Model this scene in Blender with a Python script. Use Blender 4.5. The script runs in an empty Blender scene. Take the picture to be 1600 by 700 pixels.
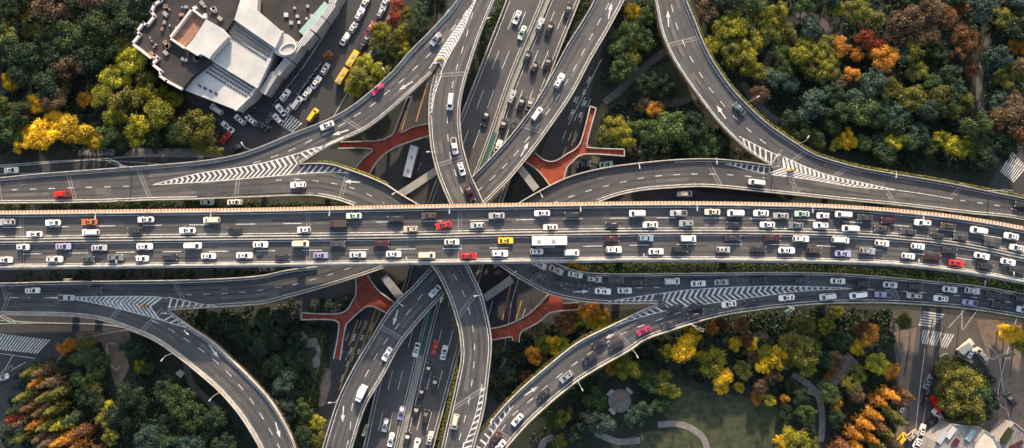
import bpy, bmesh, math, random
from mathutils import Vector, Matrix
R = math.radians
random.seed(7)
S = bpy.context.scene
COL = S.collection

# ---------------------------------------------------------------- camera, sky, sun, exposure
H = 230.0
cam_d = bpy.data.cameras.new("camera"); cam = bpy.data.objects.new("camera", cam_d); COL.objects.link(cam)
cam.location = (0, 0, H); cam.rotation_euler = (0, 0, 0)
cam_d.sensor_width = 36; cam_d.lens = 36 * H / 320.0
cam_d.clip_end = 6000; S.camera = cam
SUN_EL, SUN_AZ = 21.0, 4.0          # azimuth clockwise from +Y (top of the picture)
wd = bpy.data.worlds.new("World"); S.world = wd; wd.use_nodes = True
nt = wd.node_tree; bg = nt.nodes['Background']
sky = nt.nodes.new('ShaderNodeTexSky'); sky.sky_type = 'NISHITA'; sky.sun_disc = False
sky.sun_elevation = R(SUN_EL); sky.sun_rotation = R(SUN_AZ)
sky.dust_density = 3.0; sky.ozone_density = 0.6
hz_ = nt.nodes.new('ShaderNodeHueSaturation'); hz_.inputs['Saturation'].default_value = .78      # hazy autumn sky
nt.links.new(sky.outputs[0], hz_.inputs['Color']); nt.links.new(hz_.outputs[0], bg.inputs[0]); bg.inputs[1].default_value = 0.15
sd = bpy.data.lights.new("sun", 'SUN'); sd.energy = 4.4; sd.angle = R(1.2); sd.color = (1.0, 0.75, 0.50)
sun = bpy.data.objects.new("sun", sd); COL.objects.link(sun)
dv = Vector((math.sin(R(SUN_AZ)) * math.cos(R(SUN_EL)), math.cos(R(SUN_AZ)) * math.cos(R(SUN_EL)), math.sin(R(SUN_EL))))
sun.rotation_euler = dv.to_track_quat('Z', 'Y').to_euler(); sun.location = (0, 200, 120)
S.view_settings.view_transform = 'Standard'; S.view_settings.look = 'None'
S.view_settings.exposure = 1.1; S.view_settings.gamma = 1
S.render.resolution_x = 1024; S.render.resolution_y = 448
S.render.engine = 'CYCLES'

# ---------------------------------------------------------------- helpers
def W(px, py, z=0.0):
    s = 0.2 * (H - z) / H
    return Vector(((px - 800) * s, (350 - py) * s, z))

def smooth(pts, step=8.0, closed=False):
    """Catmull-Rom through points of any size, sampled about every `step` units."""
    if len(pts) < 3: 
        a, b = pts[0], pts[1]; n = max(1, int(math.dist(a, b) / step))
        return [tuple(a[k] + (b[k] - a[k]) * i / n for k in range(len(a))) for i in range(n + 1)]
    P = [pts[0]] + list(pts) + [pts[-1]]
    out = []
    for i in range(1, len(P) - 2):
        p0, p1, p2, p3 = P[i - 1], P[i], P[i + 1], P[i + 2]
        n = max(1, int(math.dist(p1, p2) / step))
        for j in range(n):
            t = j / n
            out.append(tuple(0.5 * (2 * b + (c - a) * t + (2 * a - 5 * b + 4 * c - d) * t * t + (-a + 3 * b - 3 * c + d) * t ** 3)
                             for a, b, c, d in zip(p0, p1, p2, p3)))
    out.append(tuple(pts[-1]))
    return out

def resample(pts, n):
    L = [0]
    for a, b in zip(pts, pts[1:]): L.append(L[-1] + math.dist(a, b))
    out = []; k = 0
    for i in range(n + 1):
        d = L[-1] * i / n
        while k < len(L) - 2 and L[k + 1] < d: k += 1
        seg = max(1e-9, L[k + 1] - L[k]); t = (d - L[k]) / seg
        out.append(tuple(a + (b - a) * t for a, b in zip(pts[k], pts[k + 1])))
    return out

def plen(pts): return sum(math.dist(a, b) for a, b in zip(pts, pts[1:]))

def subline(pts, d0, d1, step=6.0):
    L = plen(pts); d0 = max(0, d0); d1 = min(L, d1)
    n = max(1, int((d1 - d0) / step)); out = []
    acc = [0]
    for a, b in zip(pts, pts[1:]): acc.append(acc[-1] + math.dist(a, b))
    k = 0
    for i in range(n + 1):
        d = d0 + (d1 - d0) * i / n
        while k < len(acc) - 2 and acc[k + 1] < d: k += 1
        t = (d - acc[k]) / max(1e-9, acc[k + 1] - acc[k])
        out.append(tuple(a + (b - a) * t for a, b in zip(pts[k], pts[k + 1])))
    return out

def extend(pts, a=0, b=0):
    pts = [tuple(p) for p in pts]
    if a:
        d = Vector(pts[0]) - Vector(pts[1]); d.normalize(); pts.insert(0, tuple(Vector(pts[0]) + d * a))
    if b:
        d = Vector(pts[-1]) - Vector(pts[-2]); d.normalize(); pts.append(tuple(Vector(pts[-1]) + d * b))
    return pts

class MB:
    def __init__(s): s.v = []; s.f = []; s.mi = []
    def add(s, vs, fs, mi=0):
        b = len(s.v); s.v += [tuple(v) for v in vs]
        s.f += [tuple(b + i for i in f) for f in fs]; s.mi += [mi] * len(fs)
    def box(s, x0, x1, y0, y1, z0, z1, M=None, mi=0):
        vs = [Vector((x, y, z)) for z in (z0, z1) for x, y in ((x0, y0), (x1, y0), (x1, y1), (x0, y1))]
        if M is not None: vs = [M @ v for v in vs]
        s.add(vs, [(3, 2, 1, 0), (4, 5, 6, 7), (0, 1, 5, 4), (1, 2, 6, 5), (2, 3, 7, 6), (3, 0, 4, 7)], mi)
    def bar(s, a, b, w, h=None, mi=0):
        h = h or w; a = Vector(a); b = Vector(b); d = b - a; L = d.length
        if L < 1e-6: return
        M = Matrix.Translation(a) @ d.to_track_quat('X', 'Z').to_matrix().to_4x4()
        s.box(0, L, -w / 2, w / 2, -h / 2, h / 2, M, mi)
    def loops(s, loops, cap0=True, cap1=True, mi=0):
        n = len(loops[0]); vs = [v for l in loops for v in l]; fs = []
        for k in range(len(loops) - 1):
            for i in range(n):
                j = (i + 1) % n
                fs.append((k * n + i, k * n + j, (k + 1) * n + j, (k + 1) * n + i))
        if cap0: fs.append(tuple(reversed(range(n))))
        if cap1: fs.append(tuple((len(loops) - 1) * n + i for i in range(n)))
        s.add(vs, fs, mi)
    def tube(s, a, b, r0, r1=None, n=8, mi=0, caps=True):
        r1 = r0 if r1 is None else r1; a = Vector(a); b = Vector(b); q = (b - a).to_track_quat('Z', 'Y')
        l = []
        for p, r in ((a, r0), (b, r1)):
            l.append([p + q @ Vector((r * math.cos(2 * math.pi * i / n), r * math.sin(2 * math.pi * i / n), 0)) for i in range(n)])
        s.loops(l, caps, caps, mi)
    def strip(s, L, Rr, mi=0):
        """flat strip between two world polylines of equal length, facing up"""
        n = len(L); vs = list(L) + list(Rr)
        s.add(vs, [(i, n + i, n + i + 1, i + 1) for i in range(n - 1)], mi)
    def poly(s, pts, z, th=0, mi=0):
        vs = [W(x, y, z) for x, y in pts]
        area = sum(a.x * b.y - b.x * a.y for a, b in zip(vs, vs[1:] + vs[:1]))
        if area < 0: vs.reverse()
        n = len(vs)
        if th:
            lo = [v - Vector((0, 0, th)) for v in vs]
            s.loops([lo, vs], True, True, mi)
        else: s.add(vs, [tuple(range(n))], mi)
    def sweep(s, line, prof, mi=0):
        """profile [(offset,z)] swept along a world polyline (offset to the left)"""
        n = len(line); ls = []
        for i, p in enumerate(line):
            a = line[max(0, i - 1)]; b = line[min(n - 1, i + 1)]
            d = (b - a); d.z = 0; d.normalize(); nn = Vector((-d.y, d.x, 0))
            ls.append([p + nn * o + Vector((0, 0, z)) for o, z in prof])
        s.loops(ls, True, True, mi)
    def mesh(s, name, mats, smoothf=False):
        me = bpy.data.meshes.new(name); me.from_pydata(s.v, [], s.f)
        for m in (mats if isinstance(mats, (list, tuple)) else [mats]): me.materials.append(m)
        if any(s.mi): me.polygons.foreach_set('material_index', s.mi)
        if smoothf: me.polygons.foreach_set('use_smooth', [True] * len(s.f))
        me.update(); return me
    def build(s, name, mats, parent=None, smoothf=False):
        o = bpy.data.objects.new(name, s.mesh(name, mats, smoothf)); COL.objects.link(o)
        if parent: o.parent = parent
        return o

def tag(o, label=None, cat=None, group=None, kind=None):
    if label: o['label'] = label
    if cat: o['category'] = cat
    if group: o['group'] = group
    if kind: o['kind'] = kind
    return o
def thing(name, label, cat, loc=(0, 0, 0), rz=0, group=None):
    o = bpy.data.objects.new(name, None); COL.objects.link(o); o.location = loc; o.rotation_euler = (0, 0, rz)
    o.empty_display_size = .5
    return tag(o, label, cat, group)

def structure(name, mb, mat):
    o = mb.build(name, mat); o['kind'] = 'structure'; return o

# ---------------------------------------------------------------- materials
def mat(name, col, rough=.7, metal=0, var=None, vscale=1.0, coat=0, bump=0, spec=.5, objvar=0, stretch=None):
    """var: second colour mixed by noise; objvar: per-object value change"""
    m = bpy.data.materials.new(name); m.use_nodes = True; t = m.node_tree; b = t.nodes['Principled BSDF']
    b.inputs['Base Color'].default_value = (*col, 1); b.inputs['Roughness'].default_value = rough
    b.inputs['Metallic'].default_value = metal; b.inputs['Coat Weight'].default_value = coat
    b.inputs['Specular IOR Level'].default_value = spec
    if var or bump:
        tc = t.nodes.new('ShaderNodeTexCoord'); mp = t.nodes.new('ShaderNodeMapping')
        t.links.new(tc.outputs['Object'], mp.inputs[0])
        if stretch: mp.inputs['Scale'].default_value = stretch
        n = t.nodes.new('ShaderNodeTexNoise'); n.inputs['Scale'].default_value = vscale; n.inputs['Detail'].default_value = 8
        n.inputs['Roughness'].default_value = .65
        t.links.new(mp.outputs[0], n.inputs[0])
        if var:
            r = t.nodes.new('ShaderNodeValToRGB'); r.color_ramp.elements[0].position = .35; r.color_ramp.elements[1].position = .68
            r.color_ramp.elements[0].color = (*col, 1); r.color_ramp.elements[1].color = (*var, 1)
            t.links.new(n.outputs[0], r.inputs[0]); src = r.outputs[0]
            n2 = t.nodes.new('ShaderNodeTexNoise'); n2.inputs['Scale'].default_value = 5.0; n2.inputs['Detail'].default_value = 6
            t.links.new(tc.outputs['Object'], n2.inputs[0])
            mx = t.nodes.new('ShaderNodeMix'); mx.data_type = 'RGBA'; mx.blend_type = 'MULTIPLY'; mx.inputs[0].default_value = .55
            r2 = t.nodes.new('ShaderNodeValToRGB'); r2.color_ramp.elements[0].position = .3; r2.color_ramp.elements[1].position = .7
            r2.color_ramp.elements[0].color = (.55, .55, .55, 1); r2.color_ramp.elements[1].color = (1.3, 1.3, 1.3, 1)
            t.links.new(n2.outputs[0], r2.inputs[0]); t.links.new(src, mx.inputs[6]); t.links.new(r2.outputs[0], mx.inputs[7])
            t.links.new(mx.outputs[2], b.inputs['Base Color'])
        if bump:
            bp = t.nodes.new('ShaderNodeBump'); bp.inputs['Strength'].default_value = bump; t.links.new(n.outputs[0], bp.inputs['Height'])
            t.links.new(bp.outputs[0], b.inputs['Normal'])
    return m

def leafmat(name, cols, trans=.25, objv=.35):
    """leaf colours drawn at random per leaf and per tree (a colour the leaf itself has)"""
    m = bpy.data.materials.new(name); m.use_nodes = True; t = m.node_tree; b = t.nodes['Principled BSDF']
    b.inputs['Roughness'].default_value = .55; b.inputs['Specular IOR Level'].default_value = .3
    at = t.nodes.new('ShaderNodeAttribute'); at.attribute_name = 'leafrand'
    r = t.nodes.new('ShaderNodeValToRGB'); e = r.color_ramp.elements
    while len(e) < len(cols): e.new(.5)
    for i, c in enumerate(cols): e[i].position = i / (len(cols) - 1); e[i].color = (*c, 1)
    t.links.new(at.outputs['Fac'], r.inputs[0])
    oi = t.nodes.new('ShaderNodeObjectInfo')
    mr = t.nodes.new('ShaderNodeMapRange'); mr.inputs[3].default_value = 1 - objv; mr.inputs[4].default_value = 1 + objv
    t.links.new(oi.outputs['Random'], mr.inputs[0])
    hs = t.nodes.new('ShaderNodeHueSaturation'); t.links.new(r.outputs[0], hs.inputs['Color']); t.links.new(mr.outputs[0], hs.inputs['Value'])
    t.links.new(hs.outputs[0], b.inputs['Base Color'])
    tr = t.nodes.new('ShaderNodeBsdfTranslucent'); t.links.new(hs.outputs[0], tr.inputs[0])
    ms = t.nodes.new('ShaderNodeMixShader'); ms.inputs[0].default_value = trans
    t.links.new(b.outputs[0], ms.inputs[1]); t.links.new(tr.outputs[0], ms.inputs[2])
    t.links.new(ms.outputs[0], t.nodes['Material Output'].inputs[0])
    return m

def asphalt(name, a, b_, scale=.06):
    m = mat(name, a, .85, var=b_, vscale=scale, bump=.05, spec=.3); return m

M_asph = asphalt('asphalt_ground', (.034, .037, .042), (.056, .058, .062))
M_deck = asphalt('asphalt_deck', (.057, .060, .066), (.098, .098, .100), .07)
M_deckmain = asphalt('asphalt_viaduct', (.062, .065, .070), (.104, .104, .105), .06)
M_worn = asphalt('asphalt_worn', (.055, .054, .055), (.12, .108, .10), .05)
M_patch = mat('asphalt_patch', (.032, .034, .038), .9, var=(.045, .045, .048), vscale=.5)
M_resurf = mat('resurfaced', (.078, .078, .080), .85, var=(.128, .122, .115), vscale=.3)
M_joint = mat('joint', (.13, .13, .125), .8, var=(.20, .195, .185), vscale=1.2)
M_tyremark = mat('tyre_marks', (.030, .032, .037), .75, var=(.056, .057, .062), vscale=.25)
M_conc = mat('concrete', (.24, .235, .22), .85, var=(.43, .42, .39), vscale=.45, bump=.1)
M_concd = mat('concrete_dark', (.20, .20, .19), .9, var=(.30, .29, .27), vscale=.4)
M_paint = mat('road_paint', (.36, .36, .355), .7, var=(.80, .80, .785), vscale=1.1)
M_paintw = mat('road_paint_worn', (.38, .38, .37), .75, var=(.66, .65, .62), vscale=1.5)
M_yellowp = mat('yellow_paint', (.26, .15, .04), .7, var=(.42, .26, .07), vscale=1.5)
M_red = mat('red_deck', (.13, .026, .016), .85, var=(.33, .046, .018), vscale=.3)
M_soil = mat('soil', (.008, .014, .010), .95, var=(.022, .028, .019), vscale=.05)
M_lawn = mat('lawn', (.012, .024, .011), .95, var=(.060, .066, .030), vscale=.45, bump=.4)
M_path = mat('path_stone', (.11, .108, .105), .85, var=(.21, .20, .19), vscale=.7)
M_trail = mat('trail', (.06, .058, .052), .9, var=(.10, .095, .085), vscale=.6)
M_brown = mat('brown_paving', (.11, .085, .068), .85, var=(.20, .150, .115), vscale=.4)
M_green_med = mat('green_netting', (.02, .075, .062), .8, var=(.035, .11, .09), vscale=1)
M_steel = mat('galvanised', (.55, .56, .57), .45, metal=.5)
M_white = mat('white_plastic', (.75, .75, .74), .5)
M_dark = mat('dark_metal', (.05, .05, .055), .5, metal=.3)
M_roofd = mat('tar_roof', (.010, .012, .017), .9, var=(.042, .037, .037), vscale=.15)
M_roofw = mat('white_roof', (.36, .37, .37), .8, var=(.52, .52, .515), vscale=.18)
M_wallpink = mat('pale_wall', (.50, .46, .45), .8, var=(.64, .59, .57), vscale=.5)
M_wallgrey = mat('grey_wall', (.24, .235, .24), .8, var=(.34, .33, .33), vscale=.5)
M_glassd = mat('dark_glass', (.02, .025, .03), .12, spec=.6)
M_teal = mat('teal_roof', (.22, .36, .34), .7, var=(.30, .44, .42), vscale=.8)
M_terra = mat('terracotta', (.16, .10, .08), .85, var=(.34, .17, .11), vscale=.6)
M_lamp = mat('lamp_head', (.42, .42, .42), .5)
M_bark = mat('bark', (.09, .065, .045), .9, var=(.14, .10, .07), vscale=2)
M_tyre = mat('tyre', (.015, .015, .016), .8)
M_tail = mat('tail_lamp', (.45, .02, .02), .3)
M_head = mat('head_lamp', (.75, .78, .8), .2)
M_plate = mat('van_roof_trim', (.3, .3, .3), .5)

def carmat(name, c, metal=.0, rough=.32):
    m = mat('paint_' + name, c, rough, metal, coat=.6); t = m.node_tree; b = t.nodes['Principled BSDF']
    oi = t.nodes.new('ShaderNodeObjectInfo'); mr = t.nodes.new('ShaderNodeMapRange'); mr.inputs[3].default_value = .72; mr.inputs[4].default_value = 1.08
    t.links.new(oi.outputs['Random'], mr.inputs[0]); hs = t.nodes.new('ShaderNodeHueSaturation'); hs.inputs['Color'].default_value = (*c, 1)
    t.links.new(mr.outputs[0], hs.inputs['Value']); n = t.nodes.new('ShaderNodeTexNoise'); n.inputs['Scale'].default_value = 1.6; n.inputs['Detail'].default_value = 5
    tc = t.nodes.new('ShaderNodeTexCoord'); t.links.new(tc.outputs['Object'], n.inputs[0]); r = t.nodes.new('ShaderNodeMapRange'); r.inputs[1].default_value = .55; r.inputs[2].default_value = .8; r.inputs[4].default_value = .35
    t.links.new(n.outputs[0], r.inputs[0]); mx = t.nodes.new('ShaderNodeMix'); mx.data_type = 'RGBA'; t.links.new(r.outputs[0], mx.inputs[0]); t.links.new(hs.outputs[0], mx.inputs[6]); mx.inputs[7].default_value = (.16, .15, .135, 1)
    t.links.new(mx.outputs[2], b.inputs['Base Color']); return m
CARM = dict(white=carmat('white', (.80, .80, .80)), silver=carmat('silver', (.50, .51, .52), .3), grey=carmat('grey', (.22, .225, .23), .3),
    black=carmat('black', (.028, .030, .034)), charcoal=carmat('charcoal', (.055, .06, .066)), red=carmat('red', (.62, .02, .018)), maroon=carmat('maroon', (.055, .010, .015)),
    magenta=carmat('magenta', (.45, .02, .11)), mint=carmat('mint', (.50, .68, .58)), tan=carmat('tan', (.46, .39, .31)), brown=carmat('brown', (.075, .055, .045)),
    orange=carmat('orange', (.50, .15, .04)), yellow=carmat('yellow', (.80, .50, .02)), lavender=carmat('lavender', (.36, .36, .58)), cream=carmat('cream', (.76, .71, .56)),
    blue=carmat('blue', (.20, .28, .36)), teal=carmat('teal', (.07, .14, .14)))
COLWORD = dict(charcoal='dark grey', blue='pale blue', teal='dark teal', lavender='lavender blue', mint='pale mint green', magenta='magenta', cream='cream')

# ---------------------------------------------------------------- road data (pixels of the photograph at each deck's own height)
ZM, ZA, ZC, ZX, ZF = 18.0, 11.5, 7.5, 0.7, 4.8
top_main = [(-300, 333), (0, 330), (200, 328), (400, 325.5), (600, 321.5), (800, 318), (1000, 315.5), (1100, 315.5), (1200, 317), (1300, 320), (1400, 327), (1500, 338), (1600, 355), (1800, 395)]
bot_main = [(-300, 423), (0, 420), (200, 418), (400, 416), (600, 413.5), (800, 410.5), (1000, 408), (1100, 408), (1200, 409), (1300, 411), (1400, 415), (1500, 426), (1600, 443), (1800, 485)]
med_main = [(-300, 379), (0, 376), (200, 373.5), (400, 371.5), (600, 369.5), (800, 365.5), (1000, 363), (1100, 362.5), (1200, 363), (1300, 365.5), (1400, 371), (1500, 382), (1600, 402), (1800, 446)]
lane_u = [(-300, 359), (0, 355.5), (200, 352.5), (400, 350), (600, 346.8), (800, 343.5), (1000, 340.5), (1100, 340.5), (1200, 342), (1300, 345.5), (1400, 352), (1500, 362), (1600, 378.5), (1800, 418)]
lane_l = [(-300, 401), (0, 397.5), (200, 394), (400, 392), (600, 389.5), (800, 387), (1000, 383), (1100, 381.5), (1200, 382), (1300, 385), (1400, 393.5), (1500, 403.5), (1600, 421), (1800, 462)]

F_out = [(-60, 282), (0, 278), (68, 271.5), (188, 262.5), (305, 253), (363, 244), (400, 233), (451, 212), (537, 175), (606, 120), (640, 82), (674, 48), (708, 10), (740, -40)]
F_in_nose = [(469, 256), (513, 228.5), (571, 202), (612, 171), (654, 134), (675, 114)]
F_low = [(-60, 318), (0, 317.5), (137, 316), (240, 312.5), (308, 311), (400, 307.5), (468, 305), (496, 306), (527, 312), (554, 321)]
F_R = [(-60, 318), (0, 317.5), (137, 316), (240, 312.5), (320, 300), (400, 280), (469, 256), (513, 228.5), (571, 202), (612, 171), (654, 134), (675, 114), (700, 78), (724, 38), (747, -2), (770, -50)]
B_up = [(469, 256), (500, 255.5), (520, 257.5), (547, 266), (575, 276), (606, 290), (623, 302), (654, 320)]
B_L = [(240, 290), (330, 272), (400, 262), (469, 256), (500, 255.5), (520, 257.5), (547, 266), (575, 276), (606, 290), (623, 302), (654, 320), (700, 368), (730, 413), (740, 432.6), (752, 458), (760.5, 491), (766, 518), (767.5, 546), (763, 590), (756.5, 638), (746, 679), (730, 730), (700, 800)]
B_R = [(240, 312.5), (308, 311), (400, 307.5), (468, 305), (496, 306), (527, 312), (554, 321), (600, 342), (645, 378), (674.5, 415), (686, 431), (696, 451), (706, 475), (716.5, 511), (720, 535), (720.5, 563), (710, 614), (698, 666), (689, 705), (672, 760), (650, 830)]
A2_left = B_R[8:]; A2_right = B_L[11:]
A1_L = [(766, -50), (744, -2), (722, 38), (698, 78), (679, 118), (673, 144), (670.5, 171), (671.5, 206), (675, 236), (682, 265), (691, 290), (704, 320), (722, 352), (748, 386), (778.6, 413), (805, 431), (826, 443), (858, 459), (899, 469), (946, 473.5), (1000, 473.6), (1027, 474), (1100, 470), (1200, 461), (1294, 452), (1345, 456)]
A1_R = [(790, -50), (772, 0), (755, 41), (738, 89), (724, 137), (719, 165), (718.5, 192), (722, 225), (726, 241), (735, 273), (747, 299), (756, 320), (778, 352), (815, 388), (865, 410), (882, 417.5), (903, 424), (937, 427.6), (1000, 428), (1103, 427), (1200, 426), (1303, 427), (1345, 430)]
A1_left_wall = A1_L[4:12]; A1_right_wall = A1_R[:12]
E_low_wall = A1_L[14:22]
E_top_wall = [(865, 410), (882, 417.5), (903, 424), (937, 427.6), (1000, 428), (1103, 427), (1200, 426), (1303, 427.5), (1400, 434.5), (1486, 442.6), (1537, 448.6), (1600, 460), (1760, 493)]
J_up = [(1760, 493), (1600, 460), (1537, 448.6), (1486, 442.6), (1400, 434.5), (1340, 432), (1290, 446), (1200, 456), (1100, 470), (1027, 474), (1000, 486.5), (954, 509), (903, 535), (858, 570), (816, 606), (788, 634), (766, 660), (746, 684), (715, 730), (660, 800)]
J_low = [(1760, 528), (1600, 496), (1520, 483), (1468.6, 477.7), (1400, 473.4), (1354, 472.6), (1286, 474), (1200, 481.5), (1120, 494), (1068.6, 509), (1008.6, 529.5), (985, 545.7), (903, 594), (834, 652), (790, 700), (740, 760), (700, 820)]
R_L = [(1005, -60), (1023, 0), (1033, 48), (1050, 89), (1074, 127), (1109, 175), (1136, 206), (1170, 236.5), (1205, 259), (1270, 276), (1337, 290), (1402, 300), (1480, 312), (1600, 343.5), (1760, 380)]
R_Rr = [(1050, -60), (1071, 0), (1085, 34), (1105, 82), (1136, 130), (1163, 161), (1200, 195), (1241, 223), (1265, 238), (1286, 247), (1337, 261), (1385, 270), (1474, 285), (1543, 299), (1600, 310.5), (1760, 345)]
D_T = [(1760, 347), (1600, 312), (1500, 303), (1402, 297), (1300, 280), (1205, 259), (1155, 252), (1109, 248.5), (1054, 250), (992, 256), (937, 264), (886, 278), (841, 300), (810, 318), (762, 348), (715, 382), (672, 419), (643, 450), (622, 469), (605, 489), (586, 519), (554, 573), (530, 621), (513, 672), (500, 720), (485, 800)]
D_B = [(1760, 380), (1600, 343.5), (1509, 333), (1406, 321), (1303, 311), (1200, 300.5), (1109, 292), (1057, 293), (1006, 297), (965, 305), (934, 316), (860, 345), (780, 385), (730, 425), (695, 458), (668.5, 486), (641, 518), (623, 542), (599, 587), (571, 635), (551, 697), (535, 760), (525, 810)]
D_top_wall = D_T[5:14]; CL_left = D_T[16:]; CL_right = D_B[14:]
RD_low_wall = [(1760, 380), (1600, 343.5), (1509, 333), (1406, 321), (1303, 311), (1200, 300.5), (1109, 292), (1057, 293), (1006, 297), (965, 305), (934, 316)]
G_T = [(-160, 446), (0, 443), (103, 440.5), (206, 439.5), (309, 437.5), (400, 432), (451, 422), (496, 417), (560, 395), (650, 345), (720, 295), (742, 273), (771, 243), (800, 210), (834, 165), (862, 117), (886, 72), (910, 34), (929, 0), (955, -60)]
G_B = [(-160, 470), (0, 472), (66, 468), (160, 472), (264, 484), (308.6, 481), (400, 475.4), (434, 468.5), (503, 449.6), (554, 434), (599, 418.5), (660, 385), (720, 345), (757, 318), (780, 296), (800, 275.5), (834, 233), (869, 185), (896, 144), (923, 93), (951, 45), (975, 0), (1005, -60)]
G_top_wall = G_T[:8]; G_low_wall = G_B[4:11]; CU_left = G_T[10:]; CU_right = G_B[12:]
K_T = [(-160, 446), (0, 443), (103, 441), (200, 452), (240, 470), (266, 486), (298, 511), (329, 531.5), (356.6, 556), (400, 599), (427, 631), (451, 672.6), (463, 705), (480, 780)]
K_B = [(-160, 491), (0, 491.5), (103, 493), (154, 498.5), (188.6, 509), (240, 530), (274, 552.6), (308.6, 580), (343, 610), (373.7, 645), (400, 686), (413, 715), (432, 780)]
K_right_wall = K_T[5:]

# expressway N-S and its median
X_L = [(815, -60), (792, 0), (745, 120), (727, 165), (690, 260), (655, 360), (625, 470), (590, 600), (568, 700), (555, 760)]
X_M = [(873, -60), (850.5, 0), (800, 120), (762, 230), (717, 345), (676, 470), (644, 600), (621, 700), (607, 760)]
X_R = [(932, -60), (906, 0), (858, 120), (820, 220), (780, 330), (745, 450), (713, 565), (677, 700), (662, 760)]

def ribbon(mb, L, Rr, z, th=1.3, step=10):
    l = smooth(L, step); r = smooth(Rr, step); n = int(max(plen(l), plen(r)) / step)
    l = [W(x, y, z) for x, y in resample(l, n)]; r = [W(x, y, z) for x, y in resample(r, n)]
    mb.loops([[a, b, b - Vector((0, 0, th)), a - Vector((0, 0, th))] if False else [b, a, a - Vector((0, 0, th)), b - Vector((0, 0, th))] for a, b in zip(l, r)])

def fix_normals(o):
    bm = bmesh.new(); bm.from_mesh(o.data); bmesh.ops.recalc_face_normals(bm, faces=bm.faces); bm.to_mesh(o.data); bm.free()

def wall(mb, pts, z, h=.95, w=.42):
    line = [W(x, y, z) for x, y in smooth(pts, 8)]
    mb.sweep(line, [(-w / 2, -.35), (w / 2, -.35), (w / 2, .25), (w * .28, h), (-w * .28, h), (-w / 2, .25)])

def line_px(mb, pts, z, w=.18, off=0.0, dz=.02):
    ln = [W(x, y, z) for x, y in smooth(pts, 8)]
    L = []; Rr = []
    for i, p in enumerate(ln):
        a = ln[max(0, i - 1)]; b = ln[min(len(ln) - 1, i + 1)]; d = b - a; d.z = 0; d.normalize(); n = Vector((-d.y, d.x, 0))
        q = p + n * off + Vector((0, 0, dz)); L.append(q + n * w / 2); Rr.append(q - n * w / 2)
    mb.strip(L, Rr)

def dashes(mb, pts, z, on=10, period=29, w=.2, phase=0, dz=.02):
    s = smooth(pts, 4); T = plen(s); d = phase
    while d < T:
        seg = subline(s, d, d + on, 5)
        if len(seg) > 1 and plen(seg) > 2: line_px(mb, seg, z, w, 0, dz)
        d += period

def quad(mb, a, b, c, d, z): mb.poly([a, b, c, d], z)

def chevrons(mb, U, Lo, z, n, dt, wd, t0=.06, t1=1.0, dz=.02, outline=True):
    """U and Lo: pixel polylines from the apex to the nose. dt: shift of the point along the gore (fraction)."""
    u = resample(smooth(U, 4), 200); l = resample(smooth(Lo, 4), 200)
    def at(p, t):
        t = min(max(t, 0), 1) * 200; i = min(int(t), 199); f = t - i
        return Vector((p[i][0] + (p[i + 1][0] - p[i][0]) * f, p[i][1] + (p[i + 1][1] - p[i][1]) * f))
    LL = plen(u)
    for k in range(n):
        t = t0 + (t1 - t0) * k / n
        width = (at(u, t) - at(l, t)).length
        sh = dt * width / LL; ww = min(wd, .8 * width) / LL
        c0 = (at(u, t + sh) + at(l, t + sh)) / 2; c1 = (at(u, t + sh + ww) + at(l, t + sh + ww)) / 2
        for e in (u, l):
            a, b = at(e, t), at(e, t + ww)
            if (a - b).length < .5: continue
            mb.poly([tuple(a), tuple(c0), tuple(c1), tuple(b)], z + dz)
    if outline:
        line_px(mb, U, z, .22, 0, dz + .004); line_px(mb, Lo, z, .22, 0, dz + .004)

def hatch(mb, U, Lo, z, n, lean=0.0, wd=3.0, dz=.02, o1=True, o2=False):
    u = resample(smooth(U, 4), 200); l = resample(smooth(Lo, 4), 200)
    def at(p, t):
        t = min(max(t, 0), 1) * 200; i = min(int(t), 199); f = t - i
        return (p[i][0] + (p[i + 1][0] - p[i][0]) * f, p[i][1] + (p[i + 1][1] - p[i][1]) * f)
    ww = wd / plen(u)
    for k in range(n):
        t = (k + .5) / n
        a, b = at(u, t), at(u, t + ww); c, d = at(l, t + lean + ww), at(l, t + lean)
        mb.poly([a, b, c, d], z + dz)
    if o1: line_px(mb, U, z, .22, 0, dz + .004)
    if o2: line_px(mb, Lo, z, .22, 0, dz + .004)

def arrow(mb, px, py, dx, dy, z, ln=26, dz=.024):
    d = Vector((dx, dy)).normalized(); n = Vector((-d.y, d.x)); c = Vector((px, py))
    tail = c - d * ln / 2; neck = c + d * (ln / 2 - 10); tip = c + d * ln / 2
    mb.poly([tuple(tail + n * .8), tuple(neck + n * 1.0), tuple(neck - n * 1.0), tuple(tail - n * .8)], z + dz)
    mb.poly([tuple(neck + n * 3.2 - d * 1), tuple(tip), tuple(neck - n * 3.2 - d * 1)], z + dz + .001)

def inset(pts, d):
    """offset a pixel polyline sideways (positive = to the right of travel, in pixels)"""
    s = smooth(pts, 10); out = []
    for i, p in enumerate(s):
        a = s[max(0, i - 1)]; b = s[min(len(s) - 1, i + 1)]; v = Vector((b[0] - a[0], b[1] - a[1])).normalized()
        out.append((p[0] - v.y * d, p[1] + v.x * d))
    return out

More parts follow.
